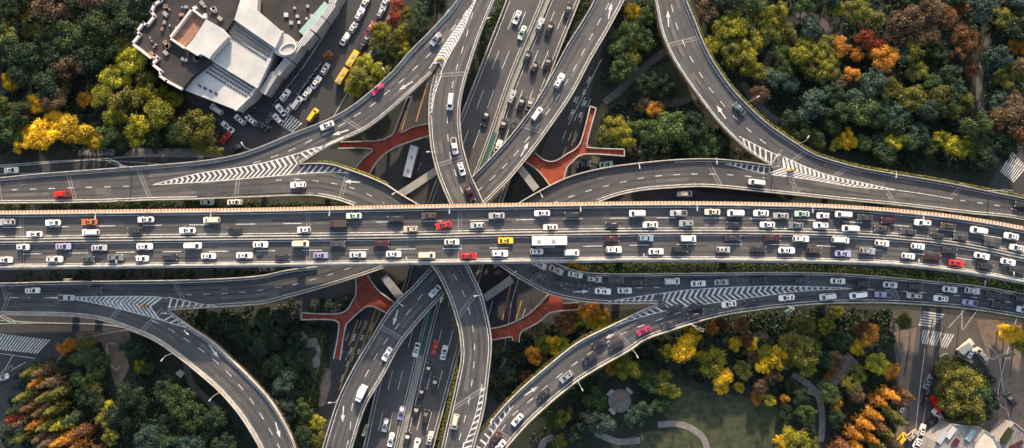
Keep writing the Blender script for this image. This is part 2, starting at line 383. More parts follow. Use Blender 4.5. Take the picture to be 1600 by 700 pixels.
# ---------------------------------------------------------------- ground sheets
g = MB(); e = 3000
g.add([(-e, -e, 0), (e, -e, 0), (e, e, 0), (-e, e, 0)], [(0, 1, 2, 3)]); structure('ground', g, M_soil)
def sheet(name, polys, z, m):
    b = MB()
    for p in polys: b.poly(p, z)
    return structure(name, b, m)
PATHS = []
def stroke(name, lines, z, w, m):
    PATHS.extend(lines)
    b = MB()
    for k_, p in enumerate(lines): line_px(b, p, z + .005 * k_, w, 0, 0)
    return structure(name, b, m)
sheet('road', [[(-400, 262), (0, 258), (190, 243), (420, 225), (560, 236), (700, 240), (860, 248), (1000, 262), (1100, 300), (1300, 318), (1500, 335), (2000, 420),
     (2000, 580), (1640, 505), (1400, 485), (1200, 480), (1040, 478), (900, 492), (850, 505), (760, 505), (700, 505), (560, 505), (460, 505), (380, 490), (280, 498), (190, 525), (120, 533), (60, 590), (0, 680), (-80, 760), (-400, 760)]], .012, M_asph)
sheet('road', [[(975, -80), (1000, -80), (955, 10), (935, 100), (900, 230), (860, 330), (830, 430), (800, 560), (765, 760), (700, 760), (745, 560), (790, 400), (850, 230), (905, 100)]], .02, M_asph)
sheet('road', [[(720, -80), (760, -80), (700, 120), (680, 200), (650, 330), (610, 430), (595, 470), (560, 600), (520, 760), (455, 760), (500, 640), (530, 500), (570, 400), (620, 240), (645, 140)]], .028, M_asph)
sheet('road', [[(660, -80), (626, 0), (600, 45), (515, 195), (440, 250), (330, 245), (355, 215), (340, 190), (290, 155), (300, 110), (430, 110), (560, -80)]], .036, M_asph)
sheet('road', [[(1385, 484), (1420, 484), (1700, 515), (1700, 800), (1385, 800), (1400, 640), (1400, 560)]], .044, M_worn)
sheet('road', [[(1540, 300), (1560, 262), (1600, 222), (1800, 120), (1800, 370)]], .02, M_asph)
sheet('pavement', [[(1395, 520), (1432, 512), (1426, 560), (1416, 640), (1405, 720), (1392, 720), (1402, 620), (1408, 560)],
                   [(1525, 500), (1560, 500), (1600, 560), (1600, 720), (1560, 660), (1545, 560)]], .05, M_brown)
sheet('pavement', [[(205, 232), (340, 232), (350, 246), (190, 246)], [(125, 232), (180, 233), (178, 243), (120, 243)]], .06, M_path)
sheet('lawn', [[(1060, 600), (1100, 612), (1160, 618), (1225, 640), (1245, 680), (1230, 760), (1110, 760), (1080, 690), (1050, 660), (1030, 640)]], .012, M_lawn)
sheet('lawn', [[(955, 690), (1020, 672), (1075, 680), (1095, 760), (950, 760)], [(385, 508), (500, 512), (512, 560), (490, 640), (470, 720), (440, 640), (400, 560)],
               [(1005, 110), (1050, 95), (1090, 150), (1040, 158), (1008, 145)]], .014, M_lawn)
sheet('plaza', [[(118, 520), (200, 516), (206, 533), (196, 540), (202, 575), (186, 605), (180, 603), (168, 560), (158, 535), (120, 532)]], .05, M_brown)
sheet('footpath', [[(505, 575), (517, 577), (517, 600), (508, 633), (498, 636), (500, 600)]], .05, M_brown)
stroke('footpath', [[(1238, 585), (1262, 600), (1280, 622), (1285, 660), (1282, 690)], [(1262, 610), (1285, 615), (1300, 600)]], .052, 2.0, M_path)
stroke('footpath', [[(1028, 664), (1058, 662), (1085, 672), (1102, 690), (1106, 720)], [(865, 683), (850, 690), (840, 720)], [(930, 676), (965, 690), (1000, 688)]], .074, 2.0, M_path)
stroke('footpath', [[(960, 150), (1000, 110), (1040, 80)], [(1000, 155), (1020, 162), (1060, 160), (1090, 148)], [(1160, 130), (1190, 170), (1215, 190)], [(1245, 22), (1275, 28), (1293, 45), (1290, 62)], [(1205, 80), (1195, 110), (1205, 125)], [(1545, 60), (1530, 130), (1540, 210), (1555, 255)]], .092, 2.2, M_trail)
stroke('footpath', [[(945, 160), (975, 135)], [(905, 240), (960, 262)], [(290, 560), (300, 600), (340, 640)]], .125, 2.2, M_trail)
# stepped ramp of the park walk
b = MB()
for i in range(14):
    t0, t1 = i / 14, (i + .85) / 14
    def qq(t, s): return (1284 + (1334 - 1284) * t + s * 8.5, 610 - (610 - 558) * t + s * 8)
    b.poly([qq(t0, -1), qq(t1, -1), qq(t1, 1), qq(t0, 1)], .16 + i * .03, .1)
structure('steps', b, M_path)
# kerb stones
b = MB()
for p in ([(1436, 700), (1452, 600), (1466, 560), (1480, 552)], [(1600, 700), (1576, 650), (1566, 600), (1560, 560), (1545, 540)], [(0, 690), (40, 635), (70, 590), (122, 534), (200, 515)],
          [(610, 20), (560, 115), (512, 198)], [(430, 152), (470, 110), (540, 0)], [(-60, 497), (60, 504), (160, 507), (206, 515)], [(0, 261), (190, 246), (260, 242)]):
    b.sweep([W(x, y, 0) for x, y in smooth(p, 8)], [(-.15, -.02), (.15, -.02), (.15, .14), (-.15, .14)])
structure('kerb', b, M_conc)

# ground markings
b = MB(); z = .062
for (A, B, C, D, n) in (((0, 521), (-15, 545), (81, 531), (60, 553), 17), ((452, 177), (438, 196), (474, 194), (458, 208), 6), ((1443, 515), (1437, 536), (1493, 523), (1481, 544), 13),
                        ((1443, 486), (1476, 491), (1434, 510), (1456, 513), 6), ((1582, 237), (1563, 268), (1606, 262), (1585, 286), 9)):
    A, B, C, D = map(Vector, (A, B, C, D))
    for i in range(n):
        t0 = i / n; t1 = (i + .5) / n
        b.poly([tuple(A.lerp(C, t0)), tuple(A.lerp(C, t1)), tuple(B.lerp(D, t1)), tuple(B.lerp(D, t0))], z)
for p in ([(0, 552), (55, 560)], [(20, 556), (0, 590)], [(5, 585), (40, 566)], [(1445, 545), (1436, 620), (1428, 700)], [(1482, 512), (1520, 470)], [(1503, 515), (1503, 480)], [(1505, 515), (1530, 480)],
          [(1596, 470), (1560, 610), (1572, 640)], [(610, 25), (560, 120)], [(940, 92), (888, 195)], [(800, 470), (782, 580)], [(770, 470), (750, 540)], [(812, 430), (797, 480)], [(-60, 507), (60, 505), (165, 507)], [(300, 265), (0, 272)], [(0, 258), (130, 250), (250, 256)]):
    line_px(b, p, z, .16)
for x0, y0 in ((800, 520), (790, 560), (812, 480), (905, 150), (893, 175), (884, 205), (655, 200), (640, 250), (545, 520), (536, 548), (565, 500), (1500, 560)):
    for k in range(3): line_px(b, [(x0 + k * 9, y0 + k * 2), (x0 + k * 9 - 5, y0 + k * 2 + 13)], z, .14)
# lane arrows and block characters painted on the two service roads
for x0, y0, n in ((922, 120, 4), (914, 140, 3), (900, 152, 3), (915, 158, 3), (896, 172, 3), (908, 176, 3), (555, 522, 4), (567, 524, 3), (550, 543, 4), (562, 546, 3), (545, 565, 3), (537, 586, 4)):
    for k in range(n):
        yy = y0 + k * 3.2; xx = x0 - k * 1.2
        line_px(b, [(xx - 2.6, yy), (xx + 2.6, yy + .6)], z, .22)
    line_px(b, [(x0, y0), (x0 - (n - 1) * 1.2, y0 + (n - 1) * 3.2)], z + .004, .22)
structure('road_markings', b, M_paint)
b = MB()
for p in ([(572, 500), (548, 560), (530, 610)], [(588, 482), (560, 560)], [(600, 475), (575, 530)], [(640, 160), (620, 230)], [(668, 130), (650, 190)], [(885, 230), (866, 275)], [(900, 205), (893, 228)], [(560, 498), (545, 540)],
          [(815, 470), (800, 520)], [(800, 435), (785, 500)], [(505, 520), (500, 560), (480, 640)]):
    line_px(b, p, z, .45)
structure('yellow_road_markings', b, M_yellowp)
b = MB()
for i in range(26):
    x = random.uniform(1410, 1590); y = random.uniform(500, 690); line_px(b, [(x, y), (x + random.uniform(-12, -4), y + random.uniform(30, 80))], .056, random.uniform(.3, .6))
structure('tyre_wear', b, M_tyremark)

# ---------------------------------------------------------------- expressway (at grade, on a low embankment)
b = MB(); ribbon(b, X_L, X_R, ZX, .7); o = structure('expressway', b, M_deck); fix_normals(o)
b = MB()
def mixline(A, B, t):
    a = resample(smooth(A, 10), 80); c = resample(smooth(B, 10), 80)
    return [(p[0] + (q[0] - p[0]) * t, p[1] + (q[1] - p[1]) * t) for p, q in zip(a, c)]
for A_, B_, ts in ((X_L, X_M, (.34, .63)), (X_M, X_R, (.42, .70))):
    for t in ts: dashes(b, mixline(A_, B_, t), ZX, 30, 66, .17, 18)
line_px(b, inset(X_L, -5), ZX, .16); line_px(b, inset(X_R, 5), ZX, .16)
line_px(b, inset(X_M, 5), ZX, .16); line_px(b, inset(X_M, -12), ZX, .16)
structure('expressway_markings', b, M_paint)
b = MB(); wall(b, X_L, ZX, .8, .5); tag(b.build('crash_barrier', M_conc), 'pale concrete barrier along the left edge of the sunken expressway', 'crash barrier')
b = MB(); wall(b, X_R, ZX, .8, .5); tag(b.build('crash_barrier', M_conc), 'pale concrete barrier along the right edge of the sunken expressway', 'crash barrier')
t = thing('median_divider', 'double concrete divider with green netting down the middle of the expressway', 'road divider')
for k_ in (1, -8): b = MB(); wall(b, inset(X_M, k_), ZX, .8, .4); b.build('barrier', M_conc, t)
l = smooth(X_M, 8)
for lo, hi in ((205, 300), (420, 560)):
    b = MB(); seg = [p for p in l if lo < p[1] < hi]; line_px(b, inset(seg, -3.5), ZX, 1.5, 0, .5); b.build('netting', M_green_med, t)
b = MB()
line_px(b, inset(X_M, -3.5), ZX, 1.3, 0, .06); b.build('infill', M_concd, t)

# ---------------------------------------------------------------- elevated roads
def pier_positions(guide, z, spacing=190, skip=()):
    s = smooth(guide, 10); T = plen(s); d = 60; out = []
    while d < T - 20:
        p = subline(s, d, d + 6); x, y = p[0]; dx = p[-1][0] - x; dy = p[-1][1] - y; out.append((x, y, math.atan2(-dy, dx))); d += spacing
    return out
def piers(parent, guide, z, width, spacing=190, two=False):
    for x, y, a in pier_positions(guide, z, spacing):
        c = W(x, y, z); c.z = 0
        b = MB(); n = Vector((-math.sin(a), math.cos(a), 0)); d = Vector((math.cos(a), math.sin(a), 0))
        if two:
            for s in (-1, 1): b.tube(c + n * s * width * .25, c + n * s * width * .25 + Vector((0, 0, z - 2.6)), .9, .9, 12)
        else: b.tube(c, c + Vector((0, 0, z - 2.6)), .85, .85, 12)
        M = Matrix.Translation(c) @ Matrix.Rotation(a, 4, 'Z')
        b.box(-1.0, 1.0, -width * .4, width * .4, z - 2.65, z - 1.32, M); b.build('pier', M_concd, parent)

def joints(parent, pairs, z, A, B, w=.5):
    """expansion joints: pairs are fractions along the ribbon"""
    a = resample(smooth(A, 10), 400); c = resample(smooth(B, 10), 400)
    for t in pairs:
        i = int(t * 400); p, q = Vector(a[i]), Vector(c[i]); d = (q - p).normalized()
        p += d * 3; q -= d * 3; b = MB(); n_ = Vector((d.y, -d.x))
        line_px(b, [tuple(p), tuple(q)], z, w, 0, .010); line_px(b, [tuple(p + n_ * 4.5), tuple(q + n_ * 4.5)], z, w * .7, 0, .010)
        m_ = (p + q) / 2; line_px(b, [tuple(m_), tuple(m_ + n_ * 4.5)], z, w * .5, 0, .012)
        b.build('expansion_joint', M_joint, parent)

def wear(parent, lines, z, seedn=0, w=.55, m=None):
    rnd = random.Random(seedn); b = MB()
    for ln in lines:
        s = smooth(ln, 8); T = plen(s)
        for off in (-5.2, 3.8):
            d = rnd.uniform(0, 60)
            while d < T:
                L = rnd.uniform(60, 260); seg = subline(s, d, min(T, d + L), 8)
                if len(seg) > 2: line_px(b, inset(seg, off + rnd.uniform(-.7, .7)), z, rnd.uniform(.3, w + .25), 0, .007 + rnd.random() * .002)
                d += L + rnd.uniform(10, 70)
    b.build('tyre_tracks', m or M_tyremark, parent)
    for ln in lines:
        s = smooth(ln, 8); T = plen(s); d = rnd.uniform(0, 80)
        while d < T:
            L = rnd.uniform(14, 90); seg = subline(s, d, min(T, d + L), 6)
            if len(seg) > 2: b = MB(); line_px(b, inset(seg, rnd.uniform(-4, 4)), z, rnd.uniform(.5, 2.6), 0, .004 + rnd.random() * .002); b.build('resurfaced_patch', M_resurf, parent)
            d += L + rnd.uniform(20, 190)

def lanes_of(A, B, fr): return [mixline(A, B, t) for t in fr]

# main viaduct
V = thing('viaduct', 'wide main viaduct carrying four lanes of dense traffic from left to right', 'elevated road')
b = MB(); ribbon(b, top_main, bot_main, ZM, 1.6); o = b.build('deck', M_deckmain, V); fix_normals(o)
b = MB(); wall(b, inset(top_main, 4.6), ZM, 1.25, .5); b.build('parapet', M_conc, V)
b = MB(); wall(b, inset(bot_main, -3.0), ZM, 1.05, .7); b.build('parapet', M_conc, V)
b = MB(); ln = [W(x, y, ZM) for x, y in smooth(inset(bot_main, -.5), 8)]; b.sweep(ln, [(-.35, -.9), (.35, -.9), (.35, .35), (-.35, .35)]); b.build('cable_trough', M_conc, V)
for k_ in (2.2, -2.2): b = MB(); wall(b, inset(med_main, k_), ZM, .85, .45); b.build('median_barrier', M_conc, V)
b = MB(); line_px(b, med_main, ZM, .7, 0, .25); b.build('median_infill', M_concd, V)
M_planter = mat('planter_brick', (.26, .12, .07), .85, var=(.40, .20, .11), vscale=2)
b = MB(); ln = [W(x, y, ZM) for x, y in smooth(inset(top_main, 1.4), 8)]
b.sweep(ln, [(-.42, -.5), (.42, -.5), (.42, .42), (-.42, .42)]); pt_ = b.build('planter_trough', M_planter, V)
b = MB(); s_ = smooth(inset(top_main, 1.6), 4); T = plen(s_); d = 0; k = 0
while d < T:
    p = subline(s_, d, d + 1)[0]; c = W(p[0], p[1], ZM); b.box(-.30, .30, -.42, .42, .4, .75 + .1 * random.random(), Matrix.Translation(c)); d += 5.4
o = b.build('flower_tub', mat('tub', (.58, .47, .37), .8, var=(.50, .34, .22), vscale=1), pt_); o['kind'] = 'stuff'
b = MB(); dashes(b, lane_u, ZM, 30, 73, .2, 12); dashes(b, lane_l, ZM, 30, 73, .2, 335)
line_px(b, inset(top_main, 8.5), ZM, .2); line_px(b, inset(med_main, -6.5), ZM, .2); line_px(b, inset(med_main, 6), ZM, .2); line_px(b, inset(bot_main, -6.8), ZM, .2)
b.build('lane_marking', M_paint, V)
joints(V, [(x + 300) / 2100 for x in (33, 718, 1233, 480)], ZM, top_main, bot_main, .35)
wear(V, lanes_of(top_main, bot_main, (.27, .42, .62, .80)), ZM, 1)
piers(V, [(p[0], (p[1] + q[1]) / 2) for p, q in zip(top_main, bot_main)], ZM, 16, 175, True)

def ramp(label, A, B, z, dz=0.0, walls=(), guide=None, dash=(), solid=(), joint=(), pier_sp=200, wearl=(.3, .7), sd_=0):
    t = thing('ramp', label, 'elevated ramp')
    b = MB(); ribbon(b, A, B, z + dz, 1.3); o = b.build('deck', M_deck, t); fix_normals(o)
    for w_ in walls:
        b = MB(); wall(b, w_, z); b.build('parapet', M_conc, t)
    b = MB()
    for d_ in dash:
        dashes(b, d_[0], z, d_[1] if len(d_) > 1 else 10, d_[2] if len(d_) > 2 else 29, .2, d_[3] if len(d_) > 3 else 0, .022)
    for s_ in solid: line_px(b, s_, z, .19, 0, .024)
    if b.v: b.build('lane_marking', M_paint, t)
    if joint: joints(t, joint, z + dz, A, B)
    wear(t, lanes_of(A, B, wearl), z + dz, sd_)
    piers(t, mixline(A, B, .5), z, 9, pier_sp)
    return t

F_dash = [(-40, 299), (10, 297), (110, 293.5), (213, 290.5)]
F_dash2 = [(392, 256), (420, 247), (451, 236), (478, 223), (506, 210), (533, 195.5), (557, 180), (583, 163), (605, 144), (630, 124), (650, 105), (672, 84), (692, 62), (711, 40), (732, 13), (750, -20)]
rF = ramp('curved ramp sweeping from left edge up to the top, below the stepped building', F_out, F_R, ZA, 0, [F_out, F_in_nose, [(p[0], p[1]) for p in F_low]],
     dash=[(F_dash,), (F_dash2, 12, 29, 4)], solid=[inset(F_out, 4.5), inset(F_low[:8], -4), inset(F_in_nose, -4)], joint=(.06, .18, .30, .66), sd_=2)
b = MB(); wall(b, inset(F_out, 2.2), ZA, .5, .35); b.build('inner_kerb', M_conc, rF)
rB = ramp('ramp leaving the left gore, dipping under the viaduct and bending to the bottom edge', B_L, B_R, ZA, .006, [B_up, A2_left, A2_right],
     dash=[([(425, 282), (466, 280), (493, 282.5), (523, 287), (551, 294), (578, 305), (600, 318)], 9, 29, 6), ([(706, 425), (719, 447), (730, 475), (737, 503), (741, 530), (741, 559), (739, 585), (734, 619), (728, 647), (719, 682), (706, 720)], 11, 28.5, 4)],
     solid=[inset(A2_left, -4), inset(A2_right, 4), inset(F_low[4:], -4)], joint=(.14, .32, .62, .78), sd_=3)
rA = ramp('ramp dropping from the top gore past the viaduct and curving off to the right', A1_R, A1_L, ZA, .006, [A1_left_wall, A1_right_wall, E_low_wall, E_top_wall],
     dash=[([(739, 19), (731.5, 46), (724, 73), (715, 101), (708, 129), (702, 157), (699, 186), (700, 216), (704, 245), (712, 272), (722, 299), (732, 318)], 11, 28), ([(905, 446), (928, 448.5), (957, 449.3), (986.5, 449.6), (1016, 449.5), (1030, 449)], 11, 29.5)],
     solid=[inset(A1_right_wall, 3.5), inset(A1_left_wall, -4), inset(E_top_wall, 3), inset(E_low_wall, -4)], joint=(.17, .30, .46, .52), sd_=4)
rJ = ramp('long outer ramp running from the right edge and curving down to the bottom middle', J_low, J_up, ZA, 0, [J_low, J_up[9:17]],
     dash=[([(1355.6, 452), (1383, 453.4), (1411, 455), (1438, 456.6), (1465, 458.5), (1491.7, 461), (1518, 464), (1544, 467), (1570, 471), (1595, 475.5), (1650, 487)], 10, 27), ([(783, 673), (800, 650), (821, 632), (843, 613), (865, 594), (889, 575), (912, 558), (937, 542), (962, 527), (988.6, 514), (1016, 504.6), (1052, 491), (1080, 484)], 12, 30)],
     solid=[inset(J_low, 4), inset(J_up[9:17], -4)], joint=(.30, .52, .66, .86), sd_=5)
rR = ramp('broad curved ramp from the top edge round the right wood to the right edge', R_Rr, R_L, ZC, 0, [R_Rr, R_L[:9], RD_low_wall],
     dash=[([(1043, -20), (1048.5, 5), (1055, 33), (1065, 60), (1077, 86), (1091, 110), (1106, 134), (1123, 155), (1142, 177), (1162, 196), (1183, 214), (1205, 231)], 11, 28.5), ([(1500, 313), (1535, 317.5), (1560, 321.5), (1650, 342)], 9, 27)],
     solid=[inset(R_Rr, 3.5), inset(R_L[:9], -3.5), inset(RD_low_wall, 4), [(1402, 297), (1450, 304), (1488, 310.5)]], joint=(.14, .42, .50, .70), sd_=6)
rD = ramp('ramp arching left from the right gore under the viaduct and down to the bottom edge', D_B, D_T, ZC, .006, [D_top_wall, CL_left, CL_right],
     dash=[([(862, 318), (889, 308), (916, 299), (942, 292), (970, 285), (998, 279), (1026, 275), (1054, 273), (1081, 272), (1109, 272), (1137, 273), (1165, 275), (1195, 278)], 10, 28), ([(660, 460), (640, 485), (620, 511), (602, 534), (587, 557), (575, 580), (562, 605), (551, 631), (546, 680), (538, 710)], 12, 29)],
     solid=[inset(D_top_wall[:4], -3.5), inset(CL_left, -4), inset(CL_right, 4)], joint=(.24, .34, .42, .66, .80), sd_=7)
rG = ramp('ramp from the left edge rising past the viaduct and up to the top edge', G_T, G_B, ZC, .006, [G_top_wall, G_low_wall, CU_left, CU_right],
     dash=[([(290, 460.5), (315, 460), (343, 459), (371, 457), (396, 455), (429, 450), (456.6, 445), (484, 438), (511, 430.5), (539.5, 421), (565, 412)], 10, 28), ([(745, 300), (759, 287.5), (780, 268), (800, 247), (818, 225), (836, 202), (852, 180), (868, 157), (882.6, 132), (897, 108), (910, 83), (923, 58), (936, 34), (949, 10), (960, -15)], 12, 27), ([(-40, 465), (10, 465), (48, 465)], 12, 28)],
     solid=[inset(G_top_wall, 3.5), inset(G_low_wall, -4), inset(CU_left, 4), inset(CU_right, -4)], joint=(.12, .22, .32, .78), sd_=8)
rK = ramp('outer ramp from the left edge bending down to the bottom edge past dark parkland', K_T, K_B, ZC, 0, [K_right_wall, K_B],
     dash=[([(238, 501), (263, 513), (287, 528), (311, 544), (334, 562), (355, 581), (374, 602), (392, 624.6), (407.5, 648), (422, 672.5), (435, 696.5), (448, 730)], 12, 28)],
     solid=[inset(K_right_wall, 4.5), inset(K_B, -4.5)], joint=(.22, .45, .52), sd_=9)
b = MB(); wall(b, inset(K_B, -2.4), ZC, .5, .35); b.build('inner_kerb', M_conc, rK)

# gores
b = MB()
chevrons(b, [(237, 289), (309, 271), (400, 257), (469, 238.5)], [(237, 289), (320, 284), (400, 277.5), (462, 272)], ZA, 26, .42, 3.6, .05, .97)
b.build('gore_marking', M_paint, rF)
b = MB()
hatch(b, [(464, 241), (485, 233), (513, 225.5), (545, 210)], [(478, 252), (500, 238), (520, 227), (547, 212)], ZA, 9, .0, 3.2)
b.build('hatching', M_paint, rF)
b = MB()
hatch(b, [(470, 259), (500, 258.5), (525, 262), (545, 269)], [(462, 272), (490, 270), (520, 269), (545, 270.5)], ZA, 8, -.05, 3.2, o1=False, o2=True)
b.build('hatching', M_paint, rF)
b = MB()
chevrons(b, [(745, -4), (719, 34), (691, 75), (671, 107)], [(745, -4), (722, 51), (702, 86), (688, 116)], ZA, 22, -.35, 3.6, .08, .95)
b.build('gore_marking', M_paint, rA)
b = MB()
hatch(b, [(690, 116), (680, 145), (676, 165), (674, 185)], [(678, 126), (674, 144), (672, 165), (671.5, 180)], ZA, 8, .1, 2.8)
b.build('hatching', M_paint, rA)
b = MB()
chevrons(b, [(1334, 451), (1303, 449), (1200, 447), (1086, 452), (1030, 459)], [(1334, 451), (1251, 455), (1146, 469), (1068, 480), (1040, 486)], ZA, 33, .45, 4.2, .03, .99)
b.build('gore_marking', M_paint, rJ)
b = MB()
hatch(b, [(1028, 459), (1000, 463), (975, 467), (950, 471)], [(1022, 471), (1000, 471.5), (975, 472), (950, 472)], ZA, 8, 0, 3)
b.build('hatching', M_paint, rJ)
b = MB()
hatch(b, [(1042, 485), (1010, 493), (980, 503), (960, 511)], [(1028, 477), (1003, 487), (975, 500), (957, 509)], ZA, 8, 0, 3)
b.build('hatching', M_paint, rJ)
b = MB()
hatch(b, [(759, 600), (752, 640), (741, 680), (728, 720)], [(753, 600), (745, 640), (732, 680), (712, 720)], ZA, 12, .03, 3.2, o1=False, o2=True)
b.build('hatching', M_paint, rJ)
b = MB()
hatch(b, [(800, 628), (778, 652), (757, 678), (735, 710)], [(802, 634), (785, 656), (766, 684), (748, 715)], ZA, 9, .02, 3, o1=False, o2=True)
b.build('hatching', M_paint, rJ)
b = MB()
chevrons(b, [(1402, 297), (1337, 283), (1286, 271), (1240, 252), (1215, 240)], [(1402, 297), (1337, 292), (1269, 281), (1215, 274), (1190, 271)], ZC, 24, -.45, 4, .04, .99)
b.build('gore_marking', M_paint, rR)
b = MB()
hatch(b, [(1133, 256.5), (1150, 260), (1175, 267), (1205, 273)], [(1133, 253), (1155, 254.5), (1180, 257.5), (1203, 261)], ZC, 8, .05, 2.8)
b.build('hatching', M_paint, rR)
b = MB()
hatch(b, [(1155, 213), (1180, 226), (1200, 236), (1218, 243)], [(1150, 215), (1170, 233), (1185, 245), (1205, 257)], ZC, 7, .2, 3)
b.build('hatching', M_paint, rR)
b = MB()
chevrons(b, [(66, 465), (116, 464), (171, 463.4), (230, 463), (262, 466)], [(66, 465), (117, 468), (171, 479), (223, 492), (258, 502)], ZC, 20, -.5, 4, .2, .98)
b.build('gore_marking', M_paint, rK)
b = MB()
hatch(b, [(262, 464), (291, 470), (320, 476), (340, 478.5)], [(262, 482), (290, 481.5), (315, 480), (340, 479)], ZC, 8, -.06, 3)
b.build('hatching', M_paint, rK)
b = MB()
hatch(b, [(250, 498), (267, 505), (285, 510), (298, 515)], [(262, 486), (274, 496), (288, 506), (300, 514)], ZC, 5, .1, 3)
b.build('hatching', M_paint, rK)
for par, z, items in ((rF, ZA, ((634, 134, -.82, .5), (532, 207, -.92, .3))), (rB, ZA, ((550, 284, -1, -.05),)), (rD, ZC, ((618, 496, -.25, .8), (536, 647, -.05, 1))), (rA, ZA, ((908, 455.5, 1, -.05),)),
                      (rJ, ZA, ((830, 611, .85, -.55), (949, 527, .9, -.45))), (rR, ZC, ((1044, 29, -.05, -1), (1127, 175, -.6, -.9))), (rG, ZC, ((953, 17, .2, -1), (820, 233, .5, -.9))), (rK, ZC, ((334, 549, .6, .8), (434, 672, .3, 1)))):
    for it in items:
        b = MB(); arrow(b, *it, z); b.build('lane_arrow', M_paint, par)

# ---------------------------------------------------------------- red footbridges
def footbridge(label, outline, edges, stair=None):
    t = thing('footbridge', label, 'footbridge')
    b = MB(); b.poly(outline, ZF, .45); b.build('deck', M_red, t)
    for ed in edges:
        b = MB(); line = [W(x, y, ZF) for x, y in smooth(ed, 4)]
        b.sweep(line, [(-.16, -.1), (.16, -.1), (.16, .85), (-.16, .85)]); b.build('parapet', M_conc, t)
    e0 = resample(smooth(edges[0], 4), 7); rest = [q for e_ in edges[1:] for q in smooth(e_, 4)]
    b = MB()
    for q in e0[1:-1]:
        m_ = min(rest, key=lambda w: math.dist(w, q))
        if math.dist(m_, q) < 34: b.bar(W(*q, ZF + .02), W(*m_, ZF + .02), .09, .03)
    if b.v: b.build('seam', M_concd, t)
    cx = sum(p[0] for p in outline) / len(outline); cy = sum(p[1] for p in outline) / len(outline)
    b = MB()
    c = W(cx, cy, ZF); b.tube((c.x, c.y, 0), (c.x, c.y, ZF - .46), .5, .5, 10); b.build('column', M_concd, t)
    return t
NWo = [(637, 152), (644, 152), (625, 205), (645, 199), (672, 193), (672, 212), (640, 222), (615, 232), (592, 250), (576, 275), (552, 268), (566, 250), (580, 233), (529, 232), (529, 222), (590, 221), (607, 214), (615, 206)]
footbridge('red footbridge with forked arms left of the centre, north of the viaduct', NWo, [[(637, 152), (616, 206), (607, 214), (590, 220), (529, 222)], [(529, 232), (581, 233), (568, 248), (552, 268)], [(644, 152), (625, 205), (645, 199), (672, 193)], [(672, 212), (640, 222), (615, 232), (592, 250), (576, 275)], [(636, 152), (645, 152)]])
NEo = [(922, 166), (931, 170), (917, 224), (926, 231), (975, 233.5), (975, 244), (914, 241), (893, 254), (884, 266), (881, 285), (862, 294), (842, 268), (820, 252), (836, 239), (850, 250), (866, 252), (885, 241), (906, 224)]
footbridge('red footbridge curving beside the top service road, right of the centre', NEo, [[(922, 166), (906, 224), (885, 241), (866, 252), (850, 250), (836, 239)], [(931, 170), (917, 224), (924, 231), (975, 233.5)], [(975, 244), (914, 241), (893, 254), (884, 266), (881, 285)], [(820, 252), (842, 268), (862, 294)], [(975, 233), (975, 245)], [(921, 166), (932, 170)]])
SWo = [(556, 432), (575, 430), (590, 452), (616, 472), (608, 491), (586, 479.5), (570, 480.5), (546, 502), (540, 512), (532, 562), (522, 560), (530, 514), (525, 500), (472, 499), (472, 488.5), (533, 490), (552, 469), (557, 455)]
footbridge('red footbridge with straight arms left of the lower ramps, south of the viaduct', SWo, [[(556, 432), (557, 455), (552, 469), (533, 489), (472, 488.5)], [(472, 499), (523, 500), (530, 514), (522, 560)], [(575, 430), (590, 452), (616, 472)], [(608, 491), (586, 479.5), (570, 480.5), (546, 502), (540, 512), (532, 562)], [(472, 488), (472, 500)]])
SEo = [(762, 514), (790, 508), (820, 494), (842, 476), (858, 458), (878, 466), (880, 474), (905, 472.5), (905, 482.5), (873, 486), (858, 489), (840, 504), (815, 518), (811, 534), (801, 532), (800, 526), (762, 532)]
footbridge('dark red footbridge reaching right to the autumn trees, south of the viaduct', SEo, [[(762, 514), (790, 508), (820, 494), (842, 476), (858, 458)], [(880, 474), (905, 472.5)], [(905, 482.5), (873, 486), (858, 489), (840, 504), (815, 518), (811, 534)], [(801, 532), (800, 526), (762, 532)]])

# grey portal beams that carry the ramps at the centre
for (a, c, label) in (((622, 306), (690, 262), 'grey concrete portal beam left of the top curved ramp'), ((757, 466), (800, 436), 'grey concrete portal beam right of the lower curved ramp'),
                      ((600, 432), (636, 478), 'grey concrete portal beam left of the lower white car ramp'), ((812, 262), (838, 296), 'narrow grey portal beam by the right top red footbridge')):
    t = thing('portal_beam', label, 'concrete beam')
    A, Bv = W(a[0], a[1], 5.6), W(c[0], c[1], 5.6); b = MB(); b.bar(A, Bv, 2.3, 1.1); b.build('beam', M_concd, t)
    for p in (A.lerp(Bv, .15), A.lerp(Bv, .85)):
        b = MB(); b.tube((p.x, p.y, 0), (p.x, p.y, 5.1), .6, .6, 10); b.build('column', M_concd, t)

# ---------------------------------------------------------------- trees
def leafmesh(name, pts_fn, mat_, n, size, seed):
    rnd = random.Random(seed); v = []; f = []; col = []
    for i in range(n):
        p, nn, cr = pts_fn(rnd)
        nn = (nn + Vector((rnd.gauss(0, .45), rnd.gauss(0, .45), rnd.gauss(0, .45)))).normalized()
        a = nn.orthogonal().normalized(); a.rotate(Matrix.Rotation(rnd.uniform(0, 6.28), 3, nn)); c = nn.cross(a)
        s = size * rnd.uniform(.6, 1.35); k = len(v)
        v += [p - a * s, p - c * s * .6 + nn * s * .15, p + a * s, p + c * s * .6 + nn * s * .15]; f.append((k, k + 1, k + 2, k + 3))
        col += [min(1, max(0, cr + rnd.gauss(0, .24)))] * 4
    me = bpy.data.meshes.new(name); me.from_pydata([tuple(x) for x in v], [], f); me.materials.append(mat_)
    at = me.attributes.new('leafrand', 'FLOAT', 'POINT'); at.data.foreach_set('value', col); me.update(); return me

